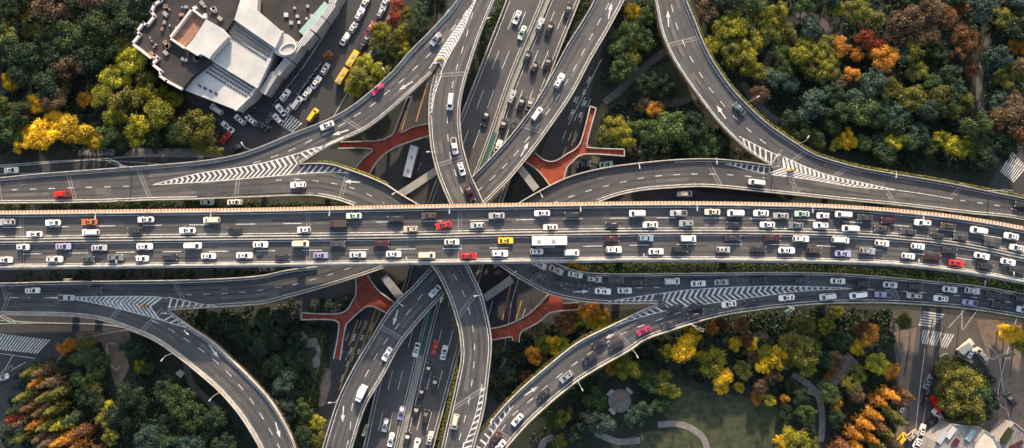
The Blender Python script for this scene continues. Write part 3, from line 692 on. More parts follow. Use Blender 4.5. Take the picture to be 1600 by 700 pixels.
def broad_fn(seed, clumps=18, flat=.62):
    r = random.Random(seed); C = []
    lob = [(r.uniform(0, 6.283), r.uniform(.15, .5), r.uniform(.35, .62)) for _ in range(4)]
    for i in range(clumps + 10):
        la, ld, lr = r.choice(lob); a = r.uniform(0, 6.283); d = math.sqrt(r.random()) * lr
        x, y = math.cos(la) * ld + math.cos(a) * d, math.sin(la) * ld + math.sin(a) * d; dd = min(1, math.hypot(x, y) / 1.05)
        C.append((Vector((x, y, .85 + (1 - dd * dd) * flat * r.uniform(.5, 1.15))), r.uniform(.13, .30), r.uniform(.1, .9)))
    def fn(rnd):
        c, rad, cr = rnd.choice(C)
        n = Vector((rnd.gauss(0, 1), rnd.gauss(0, 1), rnd.gauss(.35, 1))).normalized()
        return c + Vector((n.x, n.y, n.z * .8)) * rad * abs(rnd.gauss(1.0, .22)), n, cr
    return fn
def conifer_fn(seed):
    r = random.Random(seed); tiers = 15
    T = []
    for k in range(tiers):
        t = k / (tiers - 1)
        nb = 9 - int(4 * t)
        for j in range(nb):
            a = r.uniform(0, 6.283); T.append((t, a, (1 - t) ** .8 * r.uniform(.7, 1.1) + .05, r.uniform(.2, .8)))
    def fn(rnd):
        t, a, L, cr = rnd.choice(T); u = rnd.random() ** .7
        p = Vector((math.cos(a) * L * u, math.sin(a) * L * u, .7 + t * 4.3 - .25 * u * (1 - t)))
        p += Vector((rnd.gauss(0, .07), rnd.gauss(0, .07), rnd.gauss(0, .07)))
        return p, Vector((math.cos(a) * .6, math.sin(a) * .6, .8)), cr
    return fn
def palm_fn(seed):
    r = random.Random(seed); A = [r.uniform(0, 6.28) for _ in range(26)]
    def fn(rnd):
        i = rnd.randrange(26); a = A[i]; u = rnd.random(); lean = (i % 3) * .3
        p = Vector((math.cos(a) * u, math.sin(a) * u, 1.25 + lean * u - .5 * u * u)); p += Vector((-math.sin(a), math.cos(a), 0)) * rnd.gauss(0, .05)
        return p, Vector((math.cos(a) * .4, math.sin(a) * .4, 1)), r.random() * .3 + .3
    return fn
LEAF = dict(
 dark=leafmat('leaf_dark_green', [(.012, .028, .016), (.022, .048, .024), (.045, .075, .032)]),
 green=leafmat('leaf_green', [(.020, .048, .018), (.045, .085, .028), (.10, .14, .035)]),
 olive=leafmat('leaf_olive', [(.045, .06, .015), (.12, .13, .025), (.26, .23, .035)]),
 lime=leafmat('leaf_yellow_green', [(.055, .075, .014), (.22, .24, .022), (.50, .44, .03)]),
 yellow=leafmat('leaf_yellow', [(.26, .17, .012), (.66, .44, .018), (.90, .68, .035)]),
 orange=leafmat('leaf_orange', [(.16, .07, .014), (.42, .18, .022), (.70, .36, .035)]),
 rust=leafmat('leaf_rust', [(.06, .032, .016), (.14, .068, .028), (.26, .12, .04)]),
 red=leafmat('leaf_red', [(.10, .02, .012), (.26, .045, .022), (.42, .10, .035)]),
 brown=leafmat('leaf_brown', [(.05, .035, .02), (.12, .08, .045), (.21, .14, .075)]),
 teal=leafmat('leaf_blue_green', [(.018, .042, .032), (.035, .075, .058), (.075, .125, .095)]))
LW = dict(dark='dark green', green='mid green', olive='olive green', lime='yellow green', yellow='bright yellow', orange='orange', rust='rust brown', red='red', brown='dull brown', teal='blue green')
_tm = {}
def tree_mesh(shape, colr, var):
    k = (shape, colr, var)
    if k not in _tm:
        sd = hash_(shape) + var * 17
        if shape == 'broad': _tm[k] = leafmesh('crown', broad_fn(sd, 15 + 3 * (var % 3), .5 + .12 * (var % 3)), LEAF[colr], 5200, .042, sd)
        elif shape == 'conifer': _tm[k] = leafmesh('crown', conifer_fn(sd), LEAF[colr], 2300, .085, sd)
        else: _tm[k] = leafmesh('crown', palm_fn(sd), LEAF[colr], 900, .075, sd)
    return _tm[k]
def hash_(s): return sum(ord(c) * 31 for c in s)
def trunk_mesh(shape):
    b = MB()
    if shape == 'conifer': b.tube((0, 0, 0), (0, 0, 4.7), .10, .015, 8)
    else:
        b.tube((0, 0, 0), (0, 0, .95), .075, .05, 8)
        for k in range(6):
            a = k * 1.05; b.tube((0, 0, .6 + .06 * k), (math.cos(a) * .5, math.sin(a) * .5, 1.15 + .05 * k), .035, .012, 6)
    return b.mesh('trunk', M_bark)
TRUNK = {s: trunk_mesh(s) for s in ('broad', 'conifer', 'palm')}

# zones for tree labels
ZONES = [('upper left wood', lambda x, y: x < 350 and y < 300), ('grove beside the yellow buses', lambda x, y: 350 <= x < 720 and y < 300),
  ('park left of the top right ramp', lambda x, y: 900 <= x < 1160 and y < 300 and not (x > 1040 + y * .45 + 0 and y < 180 or x > 1125 + (y - 180) * .9 and y >= 180)),
  ('top right wood', lambda x, y: x >= 1020 and y < 330),
  ('bottom left corner wood', lambda x, y: x < 172 and y > 480), ('park inside the bottom left ramp', lambda x, y: 172 <= x < 430 and y > 530 and y > 530 + max(0, (x - 255)) * .8),
  ('dark lawn at lower left', lambda x, y: x < 560 and y > 470), ('lower centre strip', lambda x, y: 560 <= x < 958 and y > 440 and y < 650 - (x - 760) * .55),
  ('bottom right road island', lambda x, y: x > 1440 and y > 500), ('lower right park', lambda x, y: True)]
TREES = []   # (x, y, r_px, colour, shape)
def T(x, y, r, c, sh='broad'): TREES.append((x, y, r, c, sh))
explicit = """60 213 24 yellow|108 205 24 yellow|88 190 18 yellow|136 214 17 yellow|32 220 17 yellow|10 121 13 yellow|55 159 14 yellow|16 24 12 olive|40 8 14 orange|5 45 13 yellow|48 45 11 olive
97 140 12 olive|128 156 11 orange|208 96 23 lime|228 118 16 olive|168 118 20 lime|160 150 19 lime|172 178 18 lime|200 165 22 olive|215 195 22 lime|230 140 18 lime|190 72 16 olive|254 178 25 lime|247 145 12 lime|272 157 14 lime|306 204 26 olive|325 226 18 olive|270 208 17 green|240 215 15 dark|180 218 17 green|160 215 16 green
15 195 18 green|35 180 18 green|10 165 14 olive
618 5 13 red|612 26 11 red|633 18 9 olive|636 34 9 olive|597 47 16 lime|625 50 14 lime|612 68 14 olive|630 74 15 lime|572 96 14 lime|598 110 16 lime|560 125 16 olive|580 130 14 olive|549 140 12 lime|590 85 11 dark|585 65 12 olive|512 88 9 rust|660 20 20 dark|650 50 18 dark|680 5 18 dark
993 14 13 yellow|1012 25 17 green|985 50 18 green|972 78 17 green|990 74 10 yellow|1003 62 16 green|968 105 18 green|985 95 14 olive|998 152 15 rust|1020 170 13 orange|1004 168 9 brown|1040 200 22 green|1068 210 19 green|1020 208 20 green|1090 200 20 dark|1108 222 17 green|1130 222 14 dark|1085 225 16 green|960 203 18 lime|975 212 17 lime|945 210 15 olive|985 198 14 green|1010 132 14 dark
1048 130 15 dark|1028 128 13 dark|1040 148 12 dark|1012 45 15 dark
1135 46 20 lime|1160 32 18 lime|1192 28 16 lime|1120 72 16 lime|1140 82 17 olive|1165 96 18 lime|1186 112 15 olive|1176 62 18 lime|1212 22 20 lime|1232 48 16 olive|1205 50 16 olive|1218 80 15 green|1245 90 18 lime|1268 76 18 lime|1290 88 18 lime|1318 72 17 orange|1262 102 16 olive|1296 112 15 olive|1228 108 15 green|1300 68 14 olive|1262 6 16 green|1308 14 13 lime|1340 18 18 olive|1362 32 15 olive|1356 58 16 red|1377 70 13 red|1388 92 19 orange|1372 84 13 orange|1338 84 14 orange|1332 118 14 orange|1312 128 12 brown|1360 132 19 teal|1420 30 22 brown|1448 18 20 brown|1478 28 19 rust|1405 55 17 brown|1452 58 20 brown|1430 80 16 olive|1412 88 14 teal|1516 60 20 rust|1503 82 16 rust|1530 88 14 red|1522 104 13 rust|1560 88 20 teal|1535 8 22 teal|1570 30 18 olive|1592 75 13 orange|1590 105 16 olive|1578 124 15 olive|1500 10 14 rust|1392 115 14 dark
1238 135 14 teal|1272 166 21 teal|1395 140 17 olive|1425 150 18 olive|1445 170 18 teal|1402 175 17 teal|1465 145 17 olive|1480 165 17 green|1497 175 13 lime|1525 190 20 green|1530 210 15 green|1508 160 13 olive|1435 112 14 olive|1442 118 9 yellow|1460 130 14 green
1325 212 13 yellow|1335 222 10 yellow|1312 222 11 lime|1350 225 13 green|1398 222 17 lime|1376 215 14 dark|1440 210 16 teal|1475 214 13 lime|1492 226 16 lime|1510 228 14 lime|1420 225 14 green|1225 210 15 olive|1250 205 16 green|1280 222 14 green|1455 232 13 green|1530 232 16 green|1300 200 15 green
1580 190 24 brown|1592 215 20 rust|1562 200 16 brown|1590 160 18 brown|1550 235 14 green
1062 543 22 yellow|1080 528 14 yellow|1046 548 13 lime|1088 538 12 yellow|980 568 22 lime|995 580 13 lime|965 572 13 olive|957 580 8 orange|832 552 14 orange|845 562 9 rust|865 536 11 yellow|868 550 9 yellow|880 541 11 lime|852 540 12 olive|890 512 15 rust|884 498 14 rust|926 488 15 orange|932 505 15 yellow|908 482 12 orange|945 496 11 orange
1118 570 20 lime|1105 558 14 yellow|1133 592 16 yellow|1130 606 11 yellow|1043 600 16 olive|1048 612 11 lime|1110 514 13 orange|1078 508 12 orange|1135 508 11 rust|1160 514 14 rust|1165 530 12 maroon|1150 535 13 yellow|1175 538 11 yellow|1198 548 15 lime|1214 562 18 yellow|1196 572 14 yellow|1208 585 14 brown|1175 560 12 brown|1186 602 13 brown|1185 620 10 orange|1228 622 9 orange|1205 628 11 lime|1156 604 8 yellow|1240 535 18 olive|1258 548 19 olive|1256 572 17 lime|1235 560 13 olive|1275 535 13 green|1262 512 14 olive|1290 510 13 lime|1310 490 10 olive|1345 508 12 rust|1350 525 12 maroon|1358 528 15 orange|1345 545 12 yellow|1410 500 14 olive|1418 508 11 green|1372 572 17 lime|1392 582 13 orange|1300 585 9 orange|1310 632 10 orange|1245 692 20 lime|1218 694 14 yellow|1270 698 12 olive
1490 580 18 olive|1506 572 14 olive|1526 585 17 dark|1512 598 24 olive|1480 605 15 olive|1494 620 22 olive|1522 615 22 green|1538 605 14 olive|1545 628 15 dark|1512 640 22 olive|1490 640 16 dark|1475 630 12 olive|1535 645 9 red|1540 632 8 red|1528 652 14 green|1588 526 17 yellow|1572 522 11 yellow|1597 540 11 lime
112 542 14 orange|96 548 11 orange|135 540 15 olive|150 555 15 green|128 562 17 green|145 580 17 green|125 590 15 green|150 605 15 olive|135 622 17 dark|155 632 14 green|168 640 12 lime|165 655 14 olive|172 678 13 olive
215 570 11 lime|228 575 10 green|205 545 16 dark|225 550 14 dark|196 620 20 dark|190 650 19 dark|215 632 18 dark|275 630 24 green|295 650 20 green|262 660 18 dark|255 605 17 dark|232 690 19 teal|298 692 18 teal|265 695 17 dark|320 670 16 dark|310 560 1 dark|340 650 17 dark|325 625 17 dark|350 690 17 dark|30 690 18 teal|12 680 14 teal|15 655 11 red|45 698 14 teal
400 535 17 dark|380 520 16 dark|425 525 16 dark|355 515 17 dark|330 500 15 dark|410 505 15 dark|440 500 14 dark|455 560 15 dark|445 600 17 teal|440 635 17 teal|470 640 14 green|480 680 17 dark|495 692 13 olive|430 570 15 dark|460 530 14 dark|495 660 11 lime|365 500 13 dark|305 500 1 dark
930 630 18 green|915 655 16 teal|880 650 14 olive|868 660 13 green|940 660 16 teal|895 620 14 dark|1005 640 15 teal|1015 600 14 green|1010 575 12 dark|960 600 12 dark|990 660 12 teal|1030 635 13 dark|900 685 14 dark|1010 540 12 dark|925 600 13 dark|870 690 12 olive|980 640 1 dark
740 615 9 olive|735 630 1 olive|770 560 8 dark|780 545 9 green|820 590 10 rust|800 590 11 dark|838 520 12 brown|815 560 11 dark|850 590 1 dark|770 600 10 dark|905 500 10 lime
1305 560 14 brown|1320 530 14 dark|1300 530 14 dark|1290 560 14 dark|1330 600 13 olive|1300 620 14 green|1335 615 13 brown|1270 600 1 dark|1255 620 13 dark|1262 645 14 green|1265 670 13 dark|1230 650 12 dark|1345 590 13 olive|1310 650 14 dark|1025 512 1 dark|1100 540 13 dark|1030 560 14 dark|1085 575 12 dark|1160 580 12 olive|1240 600 11 dark"""
for it in explicit.replace('\n', '|').split('|'):
    q = it.split(); 
    if float(q[2]) < 4: continue
    c = 'rust' if q[3] == 'maroon' else q[3]
    T(float(q[0]), float(q[1]), float(q[2]), c, 'palm' if False else 'broad')
# conifers (metasequoia) - pixel given for their bases
rc = random.Random(3)
for x, y, c in ((85, 575, 'brown'), (100, 590, 'brown'), (95, 612, 'olive'), (112, 605, 'olive'), (78, 592, 'orange'), (105, 632, 'olive'), (88, 635, 'brown'), (70, 628, 'rust'), (115, 655, 'lime'), (95, 655, 'olive'), (75, 655, 'orange'), (60, 650, 'brown'),
                (120, 678, 'orange'), (100, 680, 'brown'), (85, 675, 'brown'), (140, 690, 'orange'), (118, 702, 'rust'), (92, 700, 'olive'), (145, 665, 'rust'), (60, 612, 'olive'), (70, 575, 'olive'), (42, 635, 'dark'), (60, 672, 'olive'), (135, 645, 'dark'), (160, 700, 'rust')):
    T(x, y, 13, c, 'conifer')
for x, y, c in ((1375, 610, 'orange'), (1362, 622, 'orange'), (1350, 640, 'orange'), (1338, 655, 'orange'), (1322, 670, 'orange'), (1305, 690, 'rust'), (1358, 658, 'rust'), (1345, 675, 'orange'), (1330, 695, 'orange'), (1378, 640, 'olive'), (1392, 622, 'rust'), (1392, 650, 'olive'), (1372, 668, 'olive'), (1360, 690, 'olive'), (1385, 685, 'brown'), (1398, 610, 'rust'), (1298, 700, 'rust'), (1318, 700, 'rust')):
    T(x, y, 12, c, 'conifer')
# scattered dark wood trees between the ones picked out above
def inpoly(x, y, P):
    c = False; j = len(P) - 1
    for i in range(len(P)):
        if (P[i][1] > y) != (P[j][1] > y) and x < (P[j][0] - P[i][0]) * (y - P[i][1]) / (P[j][1] - P[i][1]) + P[i][0]: c = not c
        j = i
    return c
def fill(P, n, cols, rr=(14, 21), gap=.62, seed=1):
    rnd = random.Random(seed); xs = [p[0] for p in P]; ys = [p[1] for p in P]; k = 0
    for _ in range(4000):
        if k >= n: break
        x = rnd.uniform(min(xs), max(xs)); y = rnd.uniform(min(ys), max(ys)); r = rnd.uniform(*rr)
        if not inpoly(x, y, P): continue
        if any(math.hypot(x - t[0], y - t[1]) < (r + t[2]) * gap for t in TREES): continue
        T(x, y, r, rnd.choice(cols), 'broad'); k += 1
_pp = [q for p_ in PATHS + [[(1284, 610), (1334, 558)]] for q in smooth(p_, 7)]
TREES[:] = [t for t in TREES if math.hypot(t[0] - 968, t[1] - 626) > t[2] + 19 and not any(math.hypot(t[0] - q[0], t[1] - q[1]) < t[2] * .55 for q in _pp)]
fill([(-20, -20), (235, -20), (215, 30), (200, 60), (150, 110), (140, 150), (60, 190), (-20, 190)], 26, ['dark', 'dark', 'dark', 'dark', 'green', 'brown'], (18, 25), .62, 2)
fill([(1090, -20), (1620, -20), (1620, 210), (1560, 250), (1530, 250), (1380, 250), (1220, 190), (1130, 90)], 32, ['dark', 'dark', 'dark', 'green', 'teal', 'brown'], (15, 22), .62, 3)
NT = len(TREES)

# ---------------------------------------------------------------- place trees with labels of their own
ORD = ['', 'second', 'third', 'fourth', 'fifth', 'sixth', 'seventh', 'eighth', 'ninth', 'tenth', 'eleventh', 'twelfth', 'thirteenth', 'fourteenth', 'fifteenth', 'sixteenth', 'seventeenth', 'eighteenth', 'nineteenth', 'twentieth']
def ordn(i):
    if i < len(ORD): return ORD[i] + ' '
    t = ['twenty', 'thirty', 'forty', 'fifty', 'sixty'][(i + 1) // 10 - 2]; u = (i + 1) % 10
    return (t + ('' if not u else '-' + ['', 'first', 'second', 'third', 'fourth', 'fifth', 'sixth', 'seventh', 'eighth', 'ninth'][u]) + ('ieth' if not u else '')).replace('yieth', 'ieth') + ' '
def zone_of(x, y):
    for n, f in ZONES:
        if f(x, y): return n
zd = {}
for i, t in enumerate(TREES): zd.setdefault(zone_of(t[0], t[1]), []).append(i)
labels = {}
for zn, ids in zd.items():
    ids.sort(key=lambda i: TREES[i][1]); nb = max(1, min(4, len(ids) // 14)); bands = [ids[k * len(ids) // nb:(k + 1) * len(ids) // nb] for k in range(nb)]
    names = {1: [''], 2: ['upper half of ', 'lower half of '], 3: ['top third of ', 'middle third of ', 'bottom third of '], 4: ['top quarter of ', 'second quarter of ', 'third quarter of ', 'bottom quarter of ']}[nb]
    for bn, bi in zip(names, bands):
        grp = {}
        for i in bi: grp.setdefault((TREES[i][3], TREES[i][4], TREES[i][2] < 12 and TREES[i][4] == 'broad'), []).append(i)
        for (c, sh, small), gi in grp.items():
            gi.sort(key=lambda i: TREES[i][0])
            kind = 'conifer' if sh == 'conifer' else 'small tree' if small else 'large tree'
            for k, i in enumerate(gi):
                w_ = ('only ' if len(gi) == 1 else 'leftmost ' if k == 0 else 'rightmost ' if k == len(gi) - 1 else ordn(k))
                fl = ' from left' if 0 < k < len(gi) - 1 else ''
                labels[i] = f'{w_}{LW[c]} {kind}{fl} in {bn}the {zn}'
rt = random.Random(11)
for i, (x, y, r, c, sh) in enumerate(TREES):
    if sh == 'conifer': base = W(x, y, 0); rad = r * .2; sc = (rad, rad, rad * rt.uniform(.75, 1.0))
    else:
        h = 1.25 * r * .2 + 1.5; base = W(x, y, h); base.z = 0; rad = r * .2 * (1.34 if c in ('dark', 'green', 'teal', 'brown', 'olive') else 1.26); sc = (rad * rt.uniform(.88, 1.12), rad * rt.uniform(.88, 1.12), rad * rt.uniform(.85, 1.1))
    t = thing('conifer_tree' if sh == 'conifer' else 'small_tree' if r < 12 else 'broadleaf_tree', labels[i], 'tree', base, rt.uniform(0, 6.28), 'trees in the ' + zone_of(x, y))
    t.scale = sc
    o = bpy.data.objects.new('trunk', TRUNK[sh]); COL.objects.link(o); o.parent = t
    o = bpy.data.objects.new('crown', tree_mesh(sh, c, rt.randrange(5))); COL.objects.link(o); o.parent = t

# undergrowth between the trees (kept off paths, lawns and paving)
CLEAR = [[(112, 515), (210, 510), (212, 545), (210, 580), (188, 612), (172, 606), (160, 560), (150, 540)], [(1050, 592), (1100, 604), (1160, 610), (1232, 632), (1252, 680), (1235, 760), (1100, 760), (1070, 690), (1040, 660), (1022, 640)],
  [(945, 680), (1020, 662), (1085, 670), (1108, 760), (940, 760)], [(1268, 612), (1330, 545), (1348, 560), (1290, 628)], [(462, 512), (500, 516), (508, 580), (480, 580)], [(1000, 105), (1052, 90), (1094, 152), (1040, 164), (1002, 150)]]
CLEARP = []
for p_ in PATHS: CLEARP += [q for q in smooth(p_, 7)]
def undergrowth(name, polys, n, m, seed, size=.45, zmax=1.6):
    rnd = random.Random(seed); areas = []
    for P in polys:
        xs = [p[0] for p in P]; ys = [p[1] for p in P]; areas.append((min(xs), max(xs), min(ys), max(ys), P))
    wts = [(a[1] - a[0]) * (a[3] - a[2]) for a in areas]
    cl = []
    while len(cl) < n // 14:
        a = rnd.choices(areas, wts)[0]; x = rnd.uniform(a[0], a[1]); y = rnd.uniform(a[2], a[3])
        if math.hypot(x - 968, y - 626) < 32 or any(inpoly(x, y, q) for q in CLEAR) or any(math.hypot(x - p_[0], y - p_[1]) < 13 for p_ in CLEARP): continue
        if inpoly(x, y, a[4]): cl.append((W(x, y, 0), rnd.uniform(.5, 1.5), rnd.random()))
    def fn(r2):
        c, rad, cr = r2.choice(cl); nn = Vector((r2.gauss(0, 1), r2.gauss(0, 1), abs(r2.gauss(0, 1)))).normalized()
        return c + Vector((nn.x * rad, nn.y * rad, nn.z * rad * .9)), nn, cr
    o = bpy.data.objects.new(name, leafmesh(name, fn, m, n, size, seed)); COL.objects.link(o); o['kind'] = 'stuff'
    o['label'] = name.replace('_', ' ') + ' covering the ground under and between the trees'; o['category'] = 'plants'
woodP = [[(-40, -40), (250, -40), (215, 60), (250, 120), (330, 235), (-40, 235)], [(1090, -40), (1640, -40), (1640, 200), (1550, 270), (1400, 262), (1240, 212), (1130, 110)],
         [(960, 0), (1018, 0), (1040, 90), (1130, 215), (1170, 245), (990, 248), (935, 225), (940, 130)], [(20, 590), (110, 540), (180, 620), (420, 720), (0, 720)], [(290, 500), (480, 510), (500, 700), (470, 720), (400, 580)], [(200, 540), (380, 670), (400, 720), (170, 720)],
         [(830, 540), (1000, 490), (1400, 490), (1390, 600), (1400, 720), (1260, 720), (1240, 620), (1050, 590), (1040, 650), (860, 680), (820, 690), (1000, 560)], [(1470, 570), (1550, 570), (1560, 650), (1470, 650)], [(280, 487), (560, 462), (562, 500), (520, 514), (300, 512)], [(1040, 514), (1200, 487), (1392, 479), (1392, 502), (1100, 522)], [(20, 424), (560, 420), (400, 430), (20, 440)], [(790, 530), (900, 490), (940, 505), (850, 570), (775, 640), (770, 560)]]
undergrowth('undergrowth', woodP, 90000, LEAF['dark'], 5, .42)
stripP = [[(0, 319), (60, 319), (240, 315), (330, 314), (540, 318), (540, 323), (0, 326)], [(880, 417), (940, 424), (1200, 421), (1600, 450), (1600, 445), (1400, 420), (1200, 412), (900, 412)], [(700, 180), (790, 0), (780, 0), (728, 120)], [(900, 30), (925, 0), (912, 0), (860, 110), (820, 205), (830, 190)],
          [(505, 515), (512, 515), (510, 570), (490, 640), (475, 680), (486, 620)], [(709, 580), (714, 590), (690, 695), (680, 700)], [(166, 545), (170, 545), (183, 600), (178, 604)]]
undergrowth('shrub_border', stripP, 26000, LEAF['green'], 6, .24)

# planter hedges fixed along parapets
def hedge(label, line, z, w, cols, n, seed, h=.7):
    s = smooth(line, 3); rs = resample(s, 300)
    def fn(rnd):
        i = rnd.random() * 299; k = int(i); p = W(rs[k][0] + (rs[k + 1][0] - rs[k][0]) * (i - k), rs[k][1] + (rs[k + 1][1] - rs[k][1]) * (i - k), z)
        nn = Vector((rnd.gauss(0, 1), rnd.gauss(0, 1), abs(rnd.gauss(0, 1)))).normalized()
        return p + Vector((nn.x * w, nn.y * w, nn.z * h)), nn, rnd.random()
    o = bpy.data.objects.new('hedge', leafmesh('hedge', fn, LEAF[cols], n, .16, seed)); COL.objects.link(o)
    tag(o, label, 'hedge')
hedge('yellow green hedge trailing along the right edge of the curved top right ramp', inset(R_Rr, -3), ZC - .4, .5, 'olive', 9000, 21)
hedge('orange dry planting on the left edge of the curved top right ramp', inset(R_L[:9], 3), ZC - .4, .25, 'orange', 3000, 22, .4)
hedge('thick yellow green hedge on the outside bend of the ramp left of centre', inset(B_up[1:6], -2.5), ZA - .3, .45, 'olive', 2600, 23)
hedge('orange brown planting along the top edge of the arching right ramp', inset(D_T[5:14], -2), ZC - .4, .35, 'orange', 4000, 24, .4)
hedge('dry yellow planting below the lower right outer ramp', inset(J_low[6:], -2.5), ZA - .5, .4, 'olive', 7000, 25, .4)
hedge('green hedge on the upper edge of the ramp at bottom right', inset(J_low[:7], -2.5), ZA - .5, .45, 'olive', 5000, 26, .5)
hedge('green climbing hedge on the upper edge of the lower outer ramp', inset(J_up[10:18], 3), ZA - .4, .5, 'olive', 3600, 27, .6)
hedge('green shrubs along the left side of the ramp at bottom centre', inset(A2_left[4:], 3.5), ZA - 4, .8, 'olive', 3600, 28, .8)
hedge('green and red shrubs on the top edge of the lower right ramp', inset(E_top_wall[3:12], -3), ZA - .8, .6, 'green', 6000, 29, .5)
hedge('short orange planting at the start of the lower right ramp', inset([(888, 412), (903, 419), (915, 423)], -2), ZA - .3, .7, 'orange', 900, 30, .5)
hedge('grey green planting along the right edge of the bottom left ramp', inset(K_right_wall, -2.5), ZC - .5, .4, 'brown', 3000, 31, .4)
hedge('dry yellow planting where the left ramp meets the viaduct', inset(F_low[6:], 2), ZA - .3, .3, 'lime', 900, 32, .4)

# ---------------------------------------------------------------- vehicles
def rrect(L, Wd, r, z, cx=0, n=4):
    pts = []
    for sx, sy, a0 in ((1, 1, 0), (-1, 1, 90), (-1, -1, 180), (1, -1, 270)):
        for k in range(n + 1):
            a = R(a0 + 90 * k / n); pts.append(Vector((cx + sx * (L / 2 - r) + r * math.cos(a), sy * (Wd / 2 - r) + r * math.sin(a), z)))
    return pts
SPEC = dict(  # length, width, belt z, roof z, greenhouse base x0,x1, roof x0,x1, hood z, tail z
 saloon=(4.75, 1.84, .93, 1.45, -1.75, 1.05, -1.0, .25, .86, .92), suv=(4.7, 1.92, 1.05, 1.72, -2.2, 1.1, -1.95, .35, 1.0, 1.05),
 van=(4.95, 1.92, 1.05, 1.88, -2.42, 1.75, -2.3, .95, 1.02, 1.05), hatchback=(4.2, 1.78, .95, 1.50, -1.98, 1.05, -1.45, .25, .88, .95))
PARTS = {}
def car_parts(kind):
    if kind in PARTS: return PARTS[kind]
    P = []
    if kind in SPEC:
        L, Wd, bz, rz, g0, g1, r0, r1, hz, tz = SPEC[kind]
        b = MB()
        b.loops([rrect(L * .94, Wd * .9, .45, .24), rrect(L * .985, Wd * .98, .5, .38), rrect(L, Wd, .52, .6), rrect(L * .985, Wd * .985, .5, hz - .12), rrect(L * .95, Wd * .93, .45, hz)])
        gw = Wd * .88; rw = Wd * .70
        base = rrect(g1 - g0, gw, .22, hz - .01, (g0 + g1) / 2, 2); roof = rrect(r1 - r0, rw, .18, rz, (r0 + r1) / 2, 2); roof2 = rrect((r1 - r0) * .86, rw * .86, .16, rz + .05, (r0 + r1) / 2, 2)
        b.loops([base, roof, roof2], False, True)
        P.append(('body', b, 'paint', True))
        def wq(p, q, r_, s_, o):   # inset quad over the greenhouse
            c = (p + q + r_ + s_) / 4; nrm = (q - p).cross(r_ - p).normalized()
            if nrm.z < 0: nrm = -nrm
            vs = [c + (v - c) * .86 + nrm * o for v in (p, q, r_, s_)]; m_ = MB(); m_.add(vs, [(0, 1, 2, 3)]); return m_
        hw, hr = gw / 2 - .06, rw / 2 - .03; z0, z1 = hz + .03, rz - .01
        P.append(('windscreen', wq(Vector((g1 - .02, -hw, z0)), Vector((g1 - .02, hw, z0)), Vector((r1, hr, z1)), Vector((r1, -hr, z1)), .03), 'glass', False))
        P.append(('rear_window', wq(Vector((g0 + .02, hw, z0)), Vector((g0 + .02, -hw, z0)), Vector((r0, -hr, z1)), Vector((r0, hr, z1)), .03), 'glass', False))
        for s in (1, -1): P.append(('side_window', wq(Vector((g0 + .3, s * (hw + .06), z0)), Vector((g1 - .35, s * (hw + .06), z0)), Vector((r1 - .08, s * (hr + .03), z1)), Vector((r0 + .08, s * (hr + .03), z1)), .015), 'glass', False))
        if kind in ('saloon', 'hatchback'):
            pass
        for s in (1, -1):
            b = MB(); b.box(L / 2 - .36, L / 2 - .10, s * Wd * .36 - .17, s * Wd * .36 + .17, hz - .16, hz - .03); P.append(('headlight', b, 'head', False))
            b = MB(); b.box(-L / 2 + .05, -L / 2 + .20, s * Wd * .36 - .17, s * Wd * .36 + .17, hz - .2, hz - .04); P.append(('tail_light', b, 'tail', False))
            b = MB(); b.box(g1 - .55, g1 - .38, s * (Wd / 2 + .09) - .1, s * (Wd / 2 + .09) + .1, hz + .02, hz + .16); P.append(('mirror', b, 'paint', False))
            for x in (L * .31, -L * .29):
                b = MB(); b.tube((x, s * (Wd / 2 - .22), .33), (x, s * (Wd / 2 - .02), .33), .33, .33, 12); P.append(('wheel', b, 'tyre', False))
        if kind == 'suv':
            for s in (1, -1): b = MB(); b.bar((r0 + .15, s * (rw / 2 - .06), rz + .09), (r1 - .1, s * (rw / 2 - .06), rz + .09), .05); P.append(('roof_rail', b, 'dark', False))
        if kind in ('saloon', 'hatchback', 'suv'):
            b = MB(); b.box(r0 + .55, r0 + 1.12 if r1 - r0 > 1 else r1 - .1, -.32, .32, rz + .052, rz + .06); P.append(('sunroof', b, 'glass', False))
    else:
        D = dict(pickup=(5.1, 1.85), truck=(5.6, 2.1), bus=(10.8, 2.6), coach=(5.9, 2.1))[kind]; L, Wd = D
        if kind == 'pickup':
            b = MB(); b.loops([rrect(L * .95, Wd * .92, .4, .3), rrect(L, Wd, .4, .6), rrect(L * .98, Wd * .96, .4, .95)])
            b.loops([rrect(2.1, Wd * .88, .2, .94, .35, 2), rrect(1.3, Wd * .7, .2, 1.62, .2, 2), rrect(1.1, Wd * .6, .15, 1.66, .2, 2)], False, True); P.append(('body', b, 'paint', True))
            b = MB(); b.box(-L / 2 + .2, -.85, -.72, .72, .955, .97); P.append(('load_bed', b, 'dark', False))
            b = MB(); b.add([(1.36, -.7, 1.02), (1.36, .7, 1.02), (.92, .58, 1.6), (.92, -.58, 1.6)], [(0, 1, 2, 3)]); P.append(('windscreen', b, 'glass', False))
        elif kind == 'truck':
            b = MB(); b.loops([rrect(1.5, Wd * .95, .2, .5, L / 2 - .75, 2), rrect(1.5, Wd * .95, .2, 1.2, L / 2 - .75, 2), rrect(1.15, Wd * .85, .2, 2.0, L / 2 - .85, 2)]); P.append(('cab', b, 'paint', True))
            b = MB(); b.box(-L / 2, L / 2 - 1.6, -Wd / 2, Wd / 2, .7, 2.35); P.append(('cargo_box', b, 'box', False))
            b = MB(); b.add([(L / 2 + .01, -.85, 1.25), (L / 2 + .01, .85, 1.25), (L / 2 - .27, .75, 1.9), (L / 2 - .27, -.75, 1.9)], [(0, 1, 2, 3)]); P.append(('windscreen', b, 'glass', False))
            b = MB(); b.box(-L / 2 + .2, L / 2 - .3, -Wd / 2 + .2, Wd / 2 - .2, .35, .69); P.append(('chassis', b, 'dark', False))
        else:
            hh = 3.1 if kind == 'bus' else 2.6
